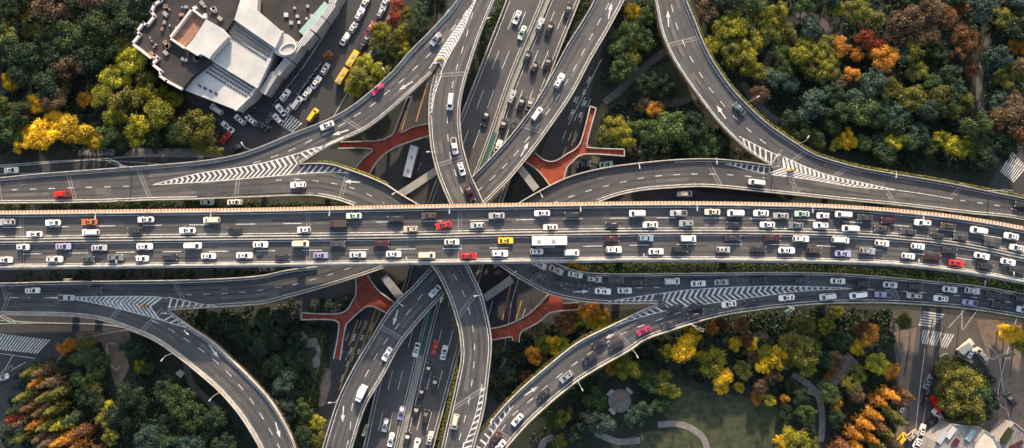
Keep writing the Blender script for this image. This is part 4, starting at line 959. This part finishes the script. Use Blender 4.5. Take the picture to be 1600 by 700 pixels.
            b = MB(); b.loops([rrect(L, Wd, .2, .35, 0, 2), rrect(L, Wd, .2, hh - .2, 0, 2), rrect(L * .985, Wd * .93, .2, hh, 0, 2)]); P.append(('body', b, 'paint', True))
            b = MB(); b.box(L / 2 - .02, L / 2 + .02, -Wd * .44, Wd * .44, 1.2, hh - .4); P.append(('windscreen', b, 'glass', False))
            for s in (1, -1):
                b = MB(); b.box(-L / 2 + .3, L / 2 - .5, s * Wd / 2 - .012, s * Wd / 2 + .012, 1.3, hh - .5); P.append(('side_window', b, 'glass', False))
                b = MB(); b.box(L / 2 + .02, L / 2 + .3, s * (Wd / 2 + .12) - .1, s * (Wd / 2 + .12) + .1, 1.8, 2.2); P.append(('mirror', b, 'dark', False))
            for x in ((-L * .3), L * .12): b = MB(); b.box(x - .6, x + .6, -.45, .45, hh + .002, hh + .16); P.append(('roof_hatch', b, 'trim', False))
        for s in (1, -1):
            for x in (L * .33, -L * .3):
                b = MB(); b.tube((x, s * (Wd / 2 - .28), .4), (x, s * (Wd / 2 - .01), .4), .4, .4, 12); P.append(('wheel', b, 'tyre', False))
    out = []
    for nme, b, m, sm in P:
        me = b.mesh(nme, {'paint': M_white, 'glass': M_glassd, 'head': M_head, 'tail': M_tail, 'tyre': M_tyre, 'dark': M_dark, 'box': M_white, 'trim': M_plate}[m], False)
        if sm:
            bm = bmesh.new(); bm.from_mesh(me); bmesh.ops.recalc_face_normals(bm, faces=bm.faces); bm.to_mesh(me); bm.free()
        out.append((nme, me, m))
    PARTS[kind] = out; return out
BODY = {}
def make_vehicle(kind, colr, loc, rz, label, group):
    nm = dict(saloon='saloon_car', suv='suv', van='van', hatchback='hatchback_car', pickup='pickup_truck', truck='box_truck', bus='bus', coach='minibus')[kind]
    cat = dict(saloon='car', suv='car', hatchback='car', van='van', pickup='pickup', truck='truck', bus='bus', coach='minibus')[kind]
    t = thing(nm, label, cat, loc, rz, group)
    t.scale = (random.uniform(.90, 1.02), random.uniform(.92, 1.0), 1)
    for nme, me, m in car_parts(kind):
        if m == 'paint' or m == 'box':
            k = (me.name, colr)
            if k not in BODY:
                c = me.copy(); c.materials.clear(); c.materials.append(CARM[colr]); BODY[k] = c
            me = BODY[k]
        o = bpy.data.objects.new(nme, me); COL.objects.link(o); o.parent = t
    return t

mid_lane = lambda A, B, t: mixline(A, B, t)
ROADS = {  # key: (z, guide, direction, phrase, order axis)
 'u1': (ZM, mixline(top_main, lane_u, .5), -1, 'top lane of the viaduct', 'x'), 'u2': (ZM, mixline(lane_u, med_main, .5), -1, 'second lane of the viaduct', 'x'),
 'l1': (ZM, mixline(med_main, lane_l, .5), 1, 'third lane of the viaduct', 'x'), 'l2': (ZM, mixline(lane_l, bot_main, .5), 1, 'bottom lane of the viaduct', 'x'),
 'F': (ZA, mixline(F_out, F_R, .5), -1, 'ramp curving below the stepped building', 'x'), 'B': (ZA, mixline(B_L, B_R, .5), -1, 'ramp left of centre above the viaduct', 'x'),
 'A1': (ZA, mixline(A1_R, A1_L, .5), 1, 'ramp dropping from the top gore', 'y'), 'E': (ZA, mixline(A1_R, A1_L, .5), 1, 'upper lanes of the lower right ramp', 'x'),
 'J': (ZA, mixline(J_low, J_up, .5), 1, 'lower outer ramp right of centre', 'x'), 'J1': (ZA, mixline(E_top_wall, J_low[:6][::-1] + [(1760, 528)], .3), 1, 'upper side of the far right ramp', 'x'),
 'A2': (ZA, mixline(B_L, B_R, .5), 1, 'ramp curving to the bottom centre', 'y'), 'CL': (ZC, mixline(D_B, D_T, .5), 1, 'bottom ramp left of the expressway', 'y'), 'CU': (ZC, mixline(G_T, G_B, .5), 1, 'top ramp right of the expressway', 'y'),
 'R': (ZC, mixline(R_Rr, R_L, .5), -1, 'curved top right ramp', 'x'), 'D': (ZC, mixline(D_B, D_T, .5), 1, 'ramp beside the right gore', 'x'), 'G': (ZC, mixline(G_T, G_B, .5), 1, 'ramp at the left edge below the viaduct', 'x'),
 'xw': (ZX, mixline(X_L, X_M, .5), 1, 'left carriageway of the expressway', 'y'), 'xe': (ZX, mixline(X_M, X_R, .5), -1, 'right carriageway of the expressway', 'y'),
 'gs': (.06, None, 1, 'street beside the stepped building', 'y'), 'ge': (.06, None, 1, 'shaded road under the viaduct', 'x'), 'gr': (.06, None, 1, 'road junction at bottom right', 'y'), 'gl': (.06, None, 1, 'road at the far left', 'y')}
K_ = dict(s='saloon', u='suv', v='van', h='hatchback', p='pickup', t='truck', b='bus', c='coach')
CARS = """u1 11 347 silver u|u1 83 348 white s|u1 140 347 orange s|u2 54 366 white s|u2 142 363 white v|l1 36 386 white s|l1 99 385 lavender s|l1 155 387 silver s|l2 7.7 406 white s|l2 86 405 white s|l2 138 405 charcoal s|l2 181 402 grey u
u1 228 343 white s|u1 331 344 cream v|u2 211 360 charcoal u|u2 293 360 white s|u2 367 360 black s|l1 226 385 white s|l1 302 384 white v|l2 222 404 white h|l2 266 402 black s|l2 326 400 white s|l2 382 399 white s
u1 553 337 mint s|u2 475 359 white s|u2 529 349 brown t|l1 407 382 white s|l1 470 381 cream v|l1 528 381 charcoal u|l2 441 402 black s|l2 501 399 lavender s|l2 559 398 white s|l1 596 381 maroon s
u1 618 342 black s|u1 671 337 brown u|u2 642 358 tan u|u2 693 352 red s|u2 746 352 silver s|u1 776 337 silver s|l1 706 378 white s|l2 615 397 white s|l2 667 399 cream v|l2 732 400 red s|l2 781 396 white s|l1 790 376 yellow s
u1 847 333 white s|u1 894 336 black s|u2 860 355 white s|u2 956 352 black s|l1 858 376 white b|l1 956 373 maroon s|l2 838.5 393 white s|l2 893 395 white v|l2 959 390 white s|u1 995.5 333.5 white v
u1 1060 333 silver p|u2 1016 351 white s|u2 1072 349 silver u|u1 1113 331 cream s|u1 1149 333 white v|u2 1147 351 black s|u1 1189 333 white s|u2 1199 351 white s|l1 1009 372 blue u|l1 1075 373 white v|l1 1145 372 black s|l2 1062 389 black u|l2 1025 393 white s|l2 1130 390 silver h|l2 1185 389 black s|l1 1207 372 maroon s
u1 1220 337 silver s|u1 1253 334 mint s|u1 1286 337 white s|u1 1317 335 white v|u1 1351 340 charcoal s|u1 1388 345 maroon s|u2 1244 352 grey s|u2 1282 352 white s|u2 1328 357 white v|u2 1378 357 brown s|l1 1251 373 white s|l1 1313 375 white v|l1 1378 380 white h|l2 1229 391 white s|l2 1272 391 brown u|l2 1317 396 lavender s|l2 1355 392 silver u
u1 1441 348 white s|u1 1481 353 brown s|u1 1528 360 white v|u1 1580 369 white s|u2 1419 362 charcoal s|u2 1464 369 black s|u2 1501 371 charcoal s|u2 1549 381 charcoal p|u2 1589 387 white s|l1 1434 385 white h|l2 1419 400 white s|l2 1457 402 maroon s|l1 1484 392 black s|l2 1494 411 red s|l1 1534 400 white s|l2 1539 416 black u|l1 1575 409 white s|l2 1589 423 black s
E 842 413 white s|E 840 429 charcoal s|E 869 422 tan s|E 899 429 white s|E 874 443 black s|E 928.5 436 silver u|E 962 437 brown s|E 911 446 black s|E 942 455 white s|E 976 454 white s|E 998 441 black s|E 1050 439.5 white v|E 1091 443 white s|E 1127 441 silver s|E 1186 438 black s|E 1251 437 charcoal s|E 1309 439 white s|J1 1347 443 black s|J1 1391 445 white s|J1 1431 448 charcoal h|J1 1484 452 white s|J1 1519 454 white u|J1 1551 461 black s|J1 1594 466.5 charcoal s
J 1087 479 black h|J 1139 475 white s|J 1175 472 black s|J 1055 482 black s|J 1084 493 black s|J 1110 485 charcoal s|J 1045 506 charcoal s|J 1006 517 magenta s|J 1229 465 white s|J 1292.5 463.5 white v|J 1340 461 white v|J 1380 460.5 lavender p|J 1428 462 silver s|J 1470 466.5 white s|J 1515 472.5 lavender p|J 1561 477 black s|J 1600 484 white s
J 937 535 black s|J 963 538 black u|J 922 559 black s|J 885 588.5 silver u|J 849 616 black s|J 808.5 656 white s|J 774 685.5 maroon s|J 781 698 white s|A2 711 659 cream v|CL 605 553 white s|CL 565 614 white t|CL 679.6 455 white s
xw 650.5 546.5 white s|xe 680 543 red s|xe 694 551 white s|xe 669 578 black s|xe 679 600 black s|xe 658 615 black s|xw 627 645 lavender s|xe 650 643 black s|xe 665 650 black s|xw 602 664 silver s|xw 611 687 white s|xe 636 685 black s|xe 651 696 white v|xe 672 684.5 white s
xw 808 27 white s|xw 816 51 mint s|xe 844 38 silver u|xe 858.5 44.5 black s|xe 888 16 black s|xe 824 89 black s|xe 835 105 black s|xe 856 98.5 black s|xe 799.5 152 silver u|xe 814.5 161 black s|xe 828 163 grey s|xe 786 196 black s|xe 802 201 black s|xw 758 185.5 black s|xe 778.5 229 white s
F 681 61 silver s|A1 704 159 white v|A1 710 228 white p|A1 721 264 white s|A1 734 302 maroon s|F 511 196 white s|F 590 139 magenta s|F 98 303 red p|B 466 289 white s|CU 874 126 white s|CU 839 178 white v|R 1155 170 teal s|D 1182 285 white v|R 1597 321 black s|G 51 454 white s|G 149 453 black s|G 104 465 silver p
ge 18 266 white s 4|ge 324 316 mint u 2|ge 367 316 white s 2|ge 1069 303 white v 2|ge 947 257 mint s 8|ge 912 257 charcoal s 8|ge 417 420 grey s 2|ge 643 253 white b 76
gs 571 3 white s 60|gs 562 22 white s 60|gs 552 43 white s 58|gs 539 61 white s 58|gs 596 18 silver s 62|gs 603 2 white s 62|gs 579 44.5 magenta s 60|gs 572 62 charcoal s 58|gs 566 72 black s 58|gs 552.5 93 yellow c 58|gs 536 120 yellow c 58|gs 489 180 yellow v 55|gs 508 108 white s 60
gs 445.5 149 white s 55|gs 494 128.5 white s 55|gs 479 146.5 white s 55|gs 464 161 white v 55|gs 452 171 silver h 55|gs 439 172 white s 130|gs 434 186 white s 130|gs 389 174 black s 45|gs 339 171 white v 146|gs 375 187 white s 140|gs 392 187 white h 140|gs 356 198.5 white s 140|gs 352.5 215 red s 50|gs 371 230 black s 30|gs 408 198 black s 150|gs 420 188 charcoal s 60
gr 1408.5 637 silver s 62|gr 1450 597 blue s 65|gr 1468.5 568.5 charcoal s 70|gr 1462 580 maroon s 70|gr 1447 626 black s 70|gr 1461 630 red t 120|gr 1460 657 black s 30|gr 1465 648 white s 130|gr 1440 674 white s 72|gr 1424 680 tan u 40|gr 1408 686 yellow v 50|gr 1434 691 white s 60|gr 1460 679 white h 50|gr 1578.5 624 black u 125|gr 1507 541 cream t 40|gr 1515 552 white s 60|gr 1532 553 cream v 130|gl 3 590 white s 20"""
cars = []
for it in CARS.replace('\n', '|').split('|'):
    q = it.split(); key, x, y, c, k = q[0], float(q[1]), float(q[2]), q[3], K_[q[4]]
    z, guide, sg, ph, ax = ROADS[key]
    if len(q) > 5: ang = R(float(q[5]))
    else:
        i = min(range(1, len(guide) - 1), key=lambda i: (guide[i][0] - x) ** 2 + (guide[i][1] - y) ** 2)
        d = Vector((guide[i + 1][0] - guide[i - 1][0], -(guide[i + 1][1] - guide[i - 1][1]))) * sg; ang = math.atan2(d.y, d.x)
    if c == 'red' and key == 'u2': ang += .18
    if c in ('white', 'silver', 'black', 'charcoal') and k == 'saloon': k = random.Random(x * 7 + y).choice(['saloon'] * 5 + ['hatchback', 'suv'])
    cars.append([key, x, y, c, k, z, ang, ph, ax])
KW = dict(saloon='saloon car', suv='suv', van='van', hatchback='hatchback', pickup='pickup truck', truck='box truck', bus='long bus', coach='minibus')
grp = {}
for i, c in enumerate(cars): grp.setdefault((c[7], c[3], c[4]), []).append(i)
for (ph, colr, kind), ids in grp.items():
    ax = cars[ids[0]][8]; ids.sort(key=lambda i: cars[i][1] if ax == 'x' else cars[i][2])
    cw = COLWORD.get(colr, colr); side, oside = ('from the left', ('leftmost', 'rightmost')) if ax == 'x' else ('from the top', ('topmost', 'lowest'))
    for k, i in enumerate(ids):
        if len(ids) == 1: lb = f'only {cw} {KW[kind]} on the {ph}'
        elif k == 0: lb = f'{oside[0]} {cw} {KW[kind]} on the {ph}'
        elif k == len(ids) - 1: lb = f'{oside[1]} {cw} {KW[kind]} on the {ph}'
        else: lb = f'{ordn(k)}{cw} {KW[kind]} {side} on the {ph}'
        c = cars[i]
        p = W(c[1], c[2], c[5] + .7); p.z = c[5] + .03
        make_vehicle(c[4], c[3], p, c[6], lb, 'vehicles on the ' + ph)

# ---------------------------------------------------------------- stepped building, top left
ZB = 9.0
BL = thing('building', 'large pale stepped building with dark flat roofs and rows of rooflights, top left', 'building')
def vol(name, pts, z0, z1, m, parent=None):
    b = MB(); vs = [W(x, y, z1) for x, y in pts]
    if sum(a.x * c.y - c.x * a.y for a, c in zip(vs, vs[1:] + vs[:1])) < 0: vs.reverse()
    b.loops([[Vector((v.x, v.y, z0)) for v in vs], vs], False, True); return b.build(name, m, parent)
def parapet(pts, z, m, parent, w=.5, h=.8, closed=True):
    b = MB(); ln = [W(x, y, z) for x, y in (list(pts) + [pts[0]] if closed else pts)]
    for a, c in zip(ln, ln[1:]):
        d = (c - a).normalized() * w / 2; b.bar(a - d + Vector((0, 0, h / 2 - .1)), c + d + Vector((0, 0, h / 2 - .1)), w, h)
    return b.build('parapet', m, parent)
wing = [(268, -30), (253, 2), (243, 8), (238.6, 19), (243, 26.6), (232, 40), (225.7, 37), (216, 50), (220.6, 55), (208.6, 69), (240, 93), (244, 88), (249, 92), (240, 101), (254, 113), (250, 118), (262, 127), (284.5, 139), (300, 120), (330, 96), (352, 50), (366, 30), (384, -5), (395, -30)]
vol('roof_wing', wing, 0, ZB, M_roofd, BL)
parapet(wing[:18], ZB, M_wallpink, BL, .7, 1.0, False)
court = [(303, 16), (268.6, 61), (289, 75), (308, 87), (327, 99), (357, 57), (345, 45), (322, 30)]
vol('rooftop_block', [(322, 30), (303, 60), (289, 75), (308, 87), (314, 84), (327, 92), (332, 84), (357, 57), (345, 43)], ZB - .1, ZB + 2.4, M_roofw, BL)
vol('roof_terrace', [(303, 18), (271, 61), (288, 73), (303, 59), (320, 31)], ZB - .1, ZB + .15, M_terra, BL)
parapet([(320, 29), (303, 16), (268.6, 61), (290, 76)], ZB, M_wallpink, BL, .6, 1.6, False)
white = [(384, -30), (382, 0), (364, 31), (352, 50), (327, 97), (296, 120), (284, 139), (369, 172), (392, 150), (414, 118), (428, 76), (442, 50), (402, 16), (404, -30)]
vol('stepped_hall', white, 0, ZB - 2, M_roofw, BL)
parapet(white[7:12], ZB - 2, M_wallpink, BL, .5, .5, False)
vol('upper_roof', [(384, -28), (366, 31), (430, 75), (441, 50), (402, 16), (404, -28)], ZB - 2.1, ZB + .6, M_roofw, BL)
vol('lower_roof', [(352, 52), (330, 95), (402, 138), (424, 92)], ZB - 2.1, ZB - .6, M_roofw, BL)
# rooflights in rows
def rowlights(a, c, n, z, sz=.55):
    for k in range(n):
        t = (k + .5) / n; p = W(a[0] + (c[0] - a[0]) * t, a[1] + (c[1] - a[1]) * t, z); b = MB(); M = Matrix.Translation(p) @ Matrix.Rotation(R(-36), 4, 'Z')
        b.box(-sz, sz, -sz * .55, sz * .55, 0, .25, M); b.build('rooflight', M_dark, BL)
for (a, c) in (((364, 36), (425, 79)), ((361, 41), (423, 83)), ((357, 46), (420, 88)), ((353, 52), (417, 93))): rowlights(a, c, 15, ZB - .6 + .02, .36)
for (a, c) in (((333, 97), (401, 141)), ((330, 102), (398, 145)), ((326, 107), (395, 149)), ((322, 112), (391, 153))): rowlights(a, c, 15, ZB - 2 + .02, .36)
rowlights((308, 132), (342, 148), 4, ZB - 2 + .02, .5)
# drum with a ring
c = W(442, 70, ZB - 1); b = MB(); b.tube((c.x, c.y, 0), (c.x, c.y, ZB - .8), 3.4, 3.4, 28); b.build('drum', M_roofw, BL)
c = W(452, 78, ZB - 2); b = MB()
for k in range(24):
    a0, a1 = 2 * math.pi * k / 24, 2 * math.pi * (k + 1) / 24
    f = lambda a: Vector((c.x + 2.4 * math.cos(a), c.y + 1.6 * math.sin(a) + .6 * math.cos(a), ZB - 1)); b.bar(f(a0), f(a1), .5, 1.2)
b.build('ring_parapet', M_wallpink, BL)
darkroof = [(404, -30), (403, 15), (442, 49), (447, 60), (456, 68), (468, 62), (480, 50), (500, 22), (520, -8), (532, -30)]
vol('dark_roof', darkroof, 0, ZB - 4, M_roofd, BL)
# colonnade along the street: six bays stepping back
bays = [((536, -20), (522, 8)), ((524, 9), (509, 30)), ((508, 31), (493, 51)), ((491, 52), (474, 72)), ((472, 70), (455, 94)), ((454, 95), (436, 118)), ((434, 116), (414, 148)), ((411, 140), (402, 150))]
for (a, c) in bays[:-1]:
    a = Vector(a); c = Vector(c); d = (c - a).normalized(); n = Vector((d.y, -d.x)) * 1.0
    if n.x > 0: n = -n
    outp = [tuple(a - n * 1), tuple(c - n * 1), tuple(c + n * 9), tuple(a + n * 9)]
    vol('bay', outp, 0, ZB - 3, M_wallgrey, BL)
    for off in (0, 2.9, 5.8, 8.6):
        b = MB(); b.bar(W(*(a + n * off), ZB - 2.8), W(*(c + n * off), ZB - 2.8), .36, .7); b.build('roof_rib', M_roofw, BL)
tg = [(507, 2), (514, 8), (475, 56), (467, 49)]
vol('teal_roof_strip', tg, ZB - 4.05, ZB - 3, M_teal, BL)
for i in range(60):
    x = random.uniform(232, 350); y = random.uniform(5, 110)
    if inpoly(x, y, wing) and not inpoly(x, y, [(303, 14), (266, 62), (327, 101), (360, 55)]):
        p = W(x, y, ZB); b = MB(); s = random.uniform(.15, .8); b.box(-s, s, -s * .7, s * .7, 0, .7, Matrix.Translation(p) @ Matrix.Rotation(random.uniform(0, 3), 4, 'Z'))
        b.build('roof_plant', random.choice([M_steel, M_wallgrey, M_concd, M_concd, M_terra]), BL)
for i in range(10):
    x = random.uniform(440, 500); y = random.uniform(0, 40); p = W(x, y, ZB - 4); b = MB(); s = random.uniform(.3, .8)
    if inpoly(x, y, darkroof): b.box(-s, s, -s, s, 0, .6, Matrix.Translation(p)); b.build('roof_plant', random.choice([M_steel, M_wallgrey]), BL)
b = MB()
for (x, y, r_) in ((310, 93, 1.1), (312, 92, .8)): 
    p = W(x, y, ZB); b.tube(p, p + Vector((0, 0, 1.6)), r_, r_, 16)
b.build('cooling_unit', M_dark, BL)

# ---------------------------------------------------------------- buildings, bottom right
def roofblock(label, pts, z, m, wm, extra=None):
    t = thing('low_building', label, 'building'); vol('walls', pts, 0, z, wm, t)
    b = MB(); b.poly(pts, z + .06, .05); b.build('roof', m, t); parapet(pts, z + .06, M_wallgrey, t, .3, .4); return t
t1 = roofblock('low grey roofed building with skylight strips by the road island, bottom right', [(1487, 663), (1533, 668), (1522, 720), (1448, 720), (1462, 690)], 7, M_concd, M_wallgrey)
for a, c, m in (((1492, 668), (1480, 684), M_roofw), ((1521, 672), (1511, 688), M_teal), ((1478, 674), (1466, 692), M_steel), ((1497, 686), (1490, 696), CARM['maroon'])):
    b = MB(); b.bar(W(*a, 7.6), W(*c, 7.6), 1.5, .5); b.build('skylight', m, t1)
roofblock('cream curved roof building between grey roof and planted terrace, bottom right', [(1538, 672), (1552, 682), (1560, 698), (1562, 730), (1516, 730), (1524, 690)], 8, mat('cream_roof', (.42, .385, .31), .8, var=(.56, .51, .42), vscale=.3), M_wallgrey)
t3 = roofblock('planted terrace building with red patch in the bottom right corner', [(1584, 660), (1620, 690), (1620, 740), (1570, 740), (1560, 690)], 6, M_path, M_wallgrey)
b = MB(); b.bar(W(1566, 690, 6.5), W(1580, 670, 6.5), 1.6, .8); b.build('planting_bed', LEAF['olive'], t3)
b = MB(); b.bar(W(1578, 700, 6.5), W(1598, 690, 6.5), 1.0, .5); b.build('awning', CARM['maroon'], t3)

# ---------------------------------------------------------------- street lamps, gantries, small things
def lamp(x, y, z, ang, label, h=6.0, arm=1.3):
    p = W(x, y, z); t = thing('street_lamp', label, 'street lamp', p, ang)
    b = MB(); b.tube((0, 0, 0), (0, 0, h), .08, .055, 8); b.build('pole', M_steel, t)
    b = MB(); b.bar((0, 0, h), (arm, 0, h + .25), .11); am = b.build('arm', M_steel, t)
    b = MB(); b.box(arm - .25, arm + .65, -.17, .17, h + .2, h + .36); b.build('lamp_head', M_lamp, am)
nm = ['left end', 'near the left end', 'above the minivan', 'left of centre', 'at the centre', 'right of centre', 'in the right half', 'further right', 'near the right end']
def topy(x): 
    s = smooth(top_main, 10); return min(s, key=lambda p: abs(p[0] - x))[1]
def boty(x):
    s = smooth(bot_main, 10); return min(s, key=lambda p: abs(p[0] - x))[1]
lx = [168, 343, 523, 705, 904, 1081, 1256, 1424]
for k, x in enumerate(lx):
    lamp(x, topy(x) + 4, ZM, R(-90), ('leftmost' if k == 0 else 'rightmost' if k == len(lx) - 1 else ordn(k).strip()) + ' street lamp' + ('' if k in (0, 7) else ' from the left') + ' on the top parapet of the viaduct')
lx = [200, 640, 1000, 1417, 1561]
for k, x in enumerate(lx):
    lamp(x, boty(x) - 3, ZM, R(90), ('leftmost' if k == 0 else 'rightmost' if k == len(lx) - 1 else ordn(k).strip()) + ' street lamp' + ('' if k in (0, 4) else ' from the left') + ' on the bottom parapet of the viaduct')
for x, y, z, a, lb in ((626, 300, ZA, 210, 'street lamp on the ramp bend just above the viaduct, left of centre'), (842, 301, ZC, 300, 'street lamp at the left end of the arching right ramp'), (993, 256, ZC, 280, 'street lamp on the upper edge of the arching right ramp'),
      (1112, 249, ZC, 270, 'street lamp beside the right gore hatching'), (1386, 270, ZC, 260, 'street lamp on the hedged edge of the right ramp'), (1168, 160, ZC, 30, 'street lamp by the dark teal car on the curved ramp'), (1247, 224, ZC, 60, 'street lamp on the curved ramp below the yellow tree'),
      (272, 551, ZC, 230, 'street lamp outside the bend of the bottom left ramp, above the white panel'), (345, 612, ZC, 230, 'street lamp lower on the outside of the bottom left ramp'), (626, 470, ZC, -30, 'street lamp left of the white car on the bottom ramp'), (987, 545, ZA, 300, 'street lamp on lower outer ramp beside yellow green tree'),
      (903, 595, ZA, 300, 'street lamp on lower outer ramp near the silver suv'), (530, 622, ZC, 180, 'street lamp on left edge of bottom ramp near the truck'), (752, 458, ZA, 190, 'street lamp on right edge of ramp just below the viaduct'), (470, 256, ZA, 60, 'street lamp at the nose of the left gore'),
      (265, 486, ZC, 0, 'street lamp at the nose of the bottom left gore'), (300, 512, ZC, 320, 'street lamp on the planted edge below the bottom left gore'), (680, 240, ZA, 180, 'street lamp on the left edge of the top curved ramp'), (756, 38, ZA, 10, 'street lamp on the right edge of the top curved ramp'),
      (798, 427, ZA, 30, 'street lamp at the start of the lower right ramp'), (1520, 446, ZA, 90, 'street lamp on the planted edge of the far right ramp'), (393, 234, ZA, 120, 'street lamp on outer edge of the ramp below the parked cars'), (608, 120, ZA, 120, 'street lamp on outer edge of the ramp beside the yellow green trees')):
    lamp(x, y, z, R(a), lb, 5.5)
def gantry(x0, y0, x1, y1, z, label, h=6):
    a, c = W(x0, y0, z), W(x1, y1, z); t = thing('sign_gantry', label, 'sign gantry', a, math.atan2((c - a).y, (c - a).x)); L = (c - a).length
    b = MB(); b.tube((0, 0, -.5), (0, 0, h), .22, .18, 8); b.build('post', M_steel, t)
    b = MB(); b.bar((0, .35, h), (L, .35, h), .12); b.bar((0, -.35, h), (L, -.35, h), .12)
    n = max(3, int(L / .9))
    for k in range(n): b.bar((L * k / n, .35 * (-1) ** k, h), (L * (k + 1) / n, -.35 * (-1) ** k, h), .08)
    tr = b.build('truss', M_concd, t)
    b = MB(); b.box(L * .35, L * .95, -.5, -.42, h - 1.2, h + .9); b.build('sign_panel', M_green_med, tr)
gantry(207, 262, 188, 254, ZA, 'sign gantry on the outer edge of the ramp at far left')
gantry(22, 490, 46, 500, ZC, 'sign gantry on outer edge of the ramp, bottom left')
gantry(1078, 506, 1092, 512, ZA, 'sign gantry standing out from lower outer ramp near black cars')
gantry(1228, 478, 1216, 486, ZA, 'sign gantry outside the far right ramp above the olive trees')
gantry(1545, 299, 1562, 301, ZC, 'sign gantry on the hedged ramp edge near right border')
gantry(725, 692, 752, 706, ZA, 'wide sign gantry over the bottom centre gore', 6)
gantry(768, 655, 764, 664, ZA, 'small sign gantry left of the lower outer ramp hatching')
gantry(573, 672, 580, 655, ZX, 'triangular sign gantry beside the bottom expressway')
gantry(1207, 262, 1212, 236, ZC, 'white sign gantry across the right gore nose', 5)
gantry(12, 585, 40, 566, 0, 'white framed signal gantry at the left road crossing', 6)
gantry(1500, 560, 1478, 548, 0, 'signal gantry over the bottom right zebra crossing', 6)
gantry(1530, 555, 1565, 545, 0, 'signal gantry arm reaching right over the bottom right road', 6)
# crash cushions in the gores
for x, y, z, lb in ((688, 93, ZA, 'orange crash cushion in the top gore'), (225, 478, ZC, 'orange crash cushion in the bottom left gore'), (1235, 266, ZC, 'orange crash cushion in the right gore')):
    t = thing('crash_cushion', lb, 'crash cushion', W(x, y, z))
    for k in range(3): b = MB(); b.tube((k * .7 - .7, 0, .03), (k * .7 - .7, 0, .95), .38, .33, 14); b.build('barrel', M_yellowp if k else CARM['yellow'], t)
# scooters parked in rows by the street
def scooter_parts():
    b = MB(); b.loops([rrect(1.5, .34, .12, .35, 0, 2), rrect(1.55, .36, .12, .6, 0, 2), rrect(.9, .30, .1, .85, -.25, 2)]); m1 = b.mesh('body', M_dark)
    b = MB(); b.bar((.55, -.34, 1.0), (.55, .34, 1.0), .07); b.bar((.6, 0, .4), (.55, 0, 1.0), .09); m2 = b.mesh('handlebar', M_steel)
    b = MB()
    w = []
    for x in (-.6, .62): b = MB(); b.tube((x, -.06, .24), (x, .06, .24), .24, .24, 10); w.append(b.mesh('wheel', M_tyre))
    return [('body', m1), ('handlebar', m2), ('wheel', w[0]), ('wheel', w[1])]
SP = scooter_parts()
for (a, c, n) in (((500, 98), (462, 150), 26), ((470, 108), (424, 166), 26), ((490, 132), (505, 112), 0), ((405, 190), (425, 200), 7)):
    for k in range(n):
        tt = k / n; p = W(a[0] + (c[0] - a[0]) * tt + random.uniform(-1, 1), a[1] + (c[1] - a[1]) * tt + random.uniform(-1, 1), .06)
        q = thing('scooter', 'small dark scooter parked in the rows between the stepped building and the street', 'scooter', p, R(-35) + random.uniform(-.3, .3), 'scooters parked in rows')
        for nme, me in SP: o = bpy.data.objects.new(nme, me); COL.objects.link(o); o.parent = q
# round plaza with four benches
t = thing('round_plaza', 'circular stone plaza ringed by four benches in lower right park', 'plaza', W(968, 626, 0))
b = MB(); b.tube((0, 0, 0), (0, 0, .35), 3.6, 3.6, 36); b.build('paving', M_path, t)
b = MB(); b.add([(0.2, 1.2, .36), (1.8, 1.2, .36), (1.8, 3.0, .36), (.2, 3.0, .36)], [(0, 1, 2, 3)]); b.build('red_tiles', M_terra, t)
for (x, y, a, lb) in ((953, 613, 45, 'upper left'), (983, 610, -45, 'upper right'), (956, 642, -45, 'lower left'), (985, 639, 45, 'lower right')):
    q = thing('park_bench', lb + ' stone bench beside the round plaza', 'bench', W(x, y, 0), R(a), 'benches round the plaza')
    b = MB(); b.box(-1.2, 1.2, -.55, .55, .42, .56); b.build('seat', M_conc, q)
    for s in (-1, 1): b = MB(); b.box(s * .9 - .15, s * .9 + .15, -.4, .4, 0, .42); b.build('leg', M_concd, q)
t = MB(); t.sweep([W(x, y, 0) for x, y in smooth([(182, 537), (168, 538), (170, 555), (176, 572), (184, 578), (188, 572)], 4)], [(-.2, .03), (.2, .03), (.2, .4), (-.2, .4)])
tag(t.build('low_wall', M_conc), 'low white curved wall on the brown paving at bottom left', 'low wall')
# pond-side stone patch
t = MB(); t.poly([(466, 520), (474, 518), (482, 530), (494, 528), (501, 545), (500, 572), (490, 575), (488, 562), (496, 550), (490, 542), (476, 544), (466, 532)], .5, .45)
tag(t.build('stone_border', M_path), 'white irregular stone border on the dark lawn near the service road', 'stone border')
t = MB(); t.poly([(274, 583), (282, 577), (289, 583), (282, 591)], 2.6, .1); c = W(282, 584, 0); t.tube((c.x, c.y, 0), (c.x, c.y, 2.5), .12, .12, 8)
tag(t.build('canopy', M_wallgrey), 'small grey square canopy inside the bottom left ramp', 'canopy')
t = MB(); t.poly([(1496, 106), (1503, 104), (1506, 111), (1499, 114)], 2.6, .1); c = W(1501, 109, 0); t.tube((c.x, c.y, 0), (c.x, c.y, 2.5), .12, .12, 8)
tag(t.build('canopy', M_wallgrey), 'small grey square canopy among the top right trees', 'canopy')
t = MB(); t.tube(W(1440, 592, 0) * 0 + W(603, 433, 0), W(603, 433, 2.6), .01, .01, 4)
t = MB(); t.poly([(606, 436), (614, 432), (622, 443), (614, 449)], 3.2, 3.1); tag(t.build('site_cabin', M_brown), 'tan site cabin in the gap below the viaduct, left of centre', 'cabin')
t = MB(); t.poly([(776, 430), (784, 426), (780, 421), (772, 426)], 3.0, 2.9); tag(t.build('site_cabin', M_brown), 'small tan site cabin in the gap right of centre', 'cabin')
print('trees', NT, 'cars', len(cars))
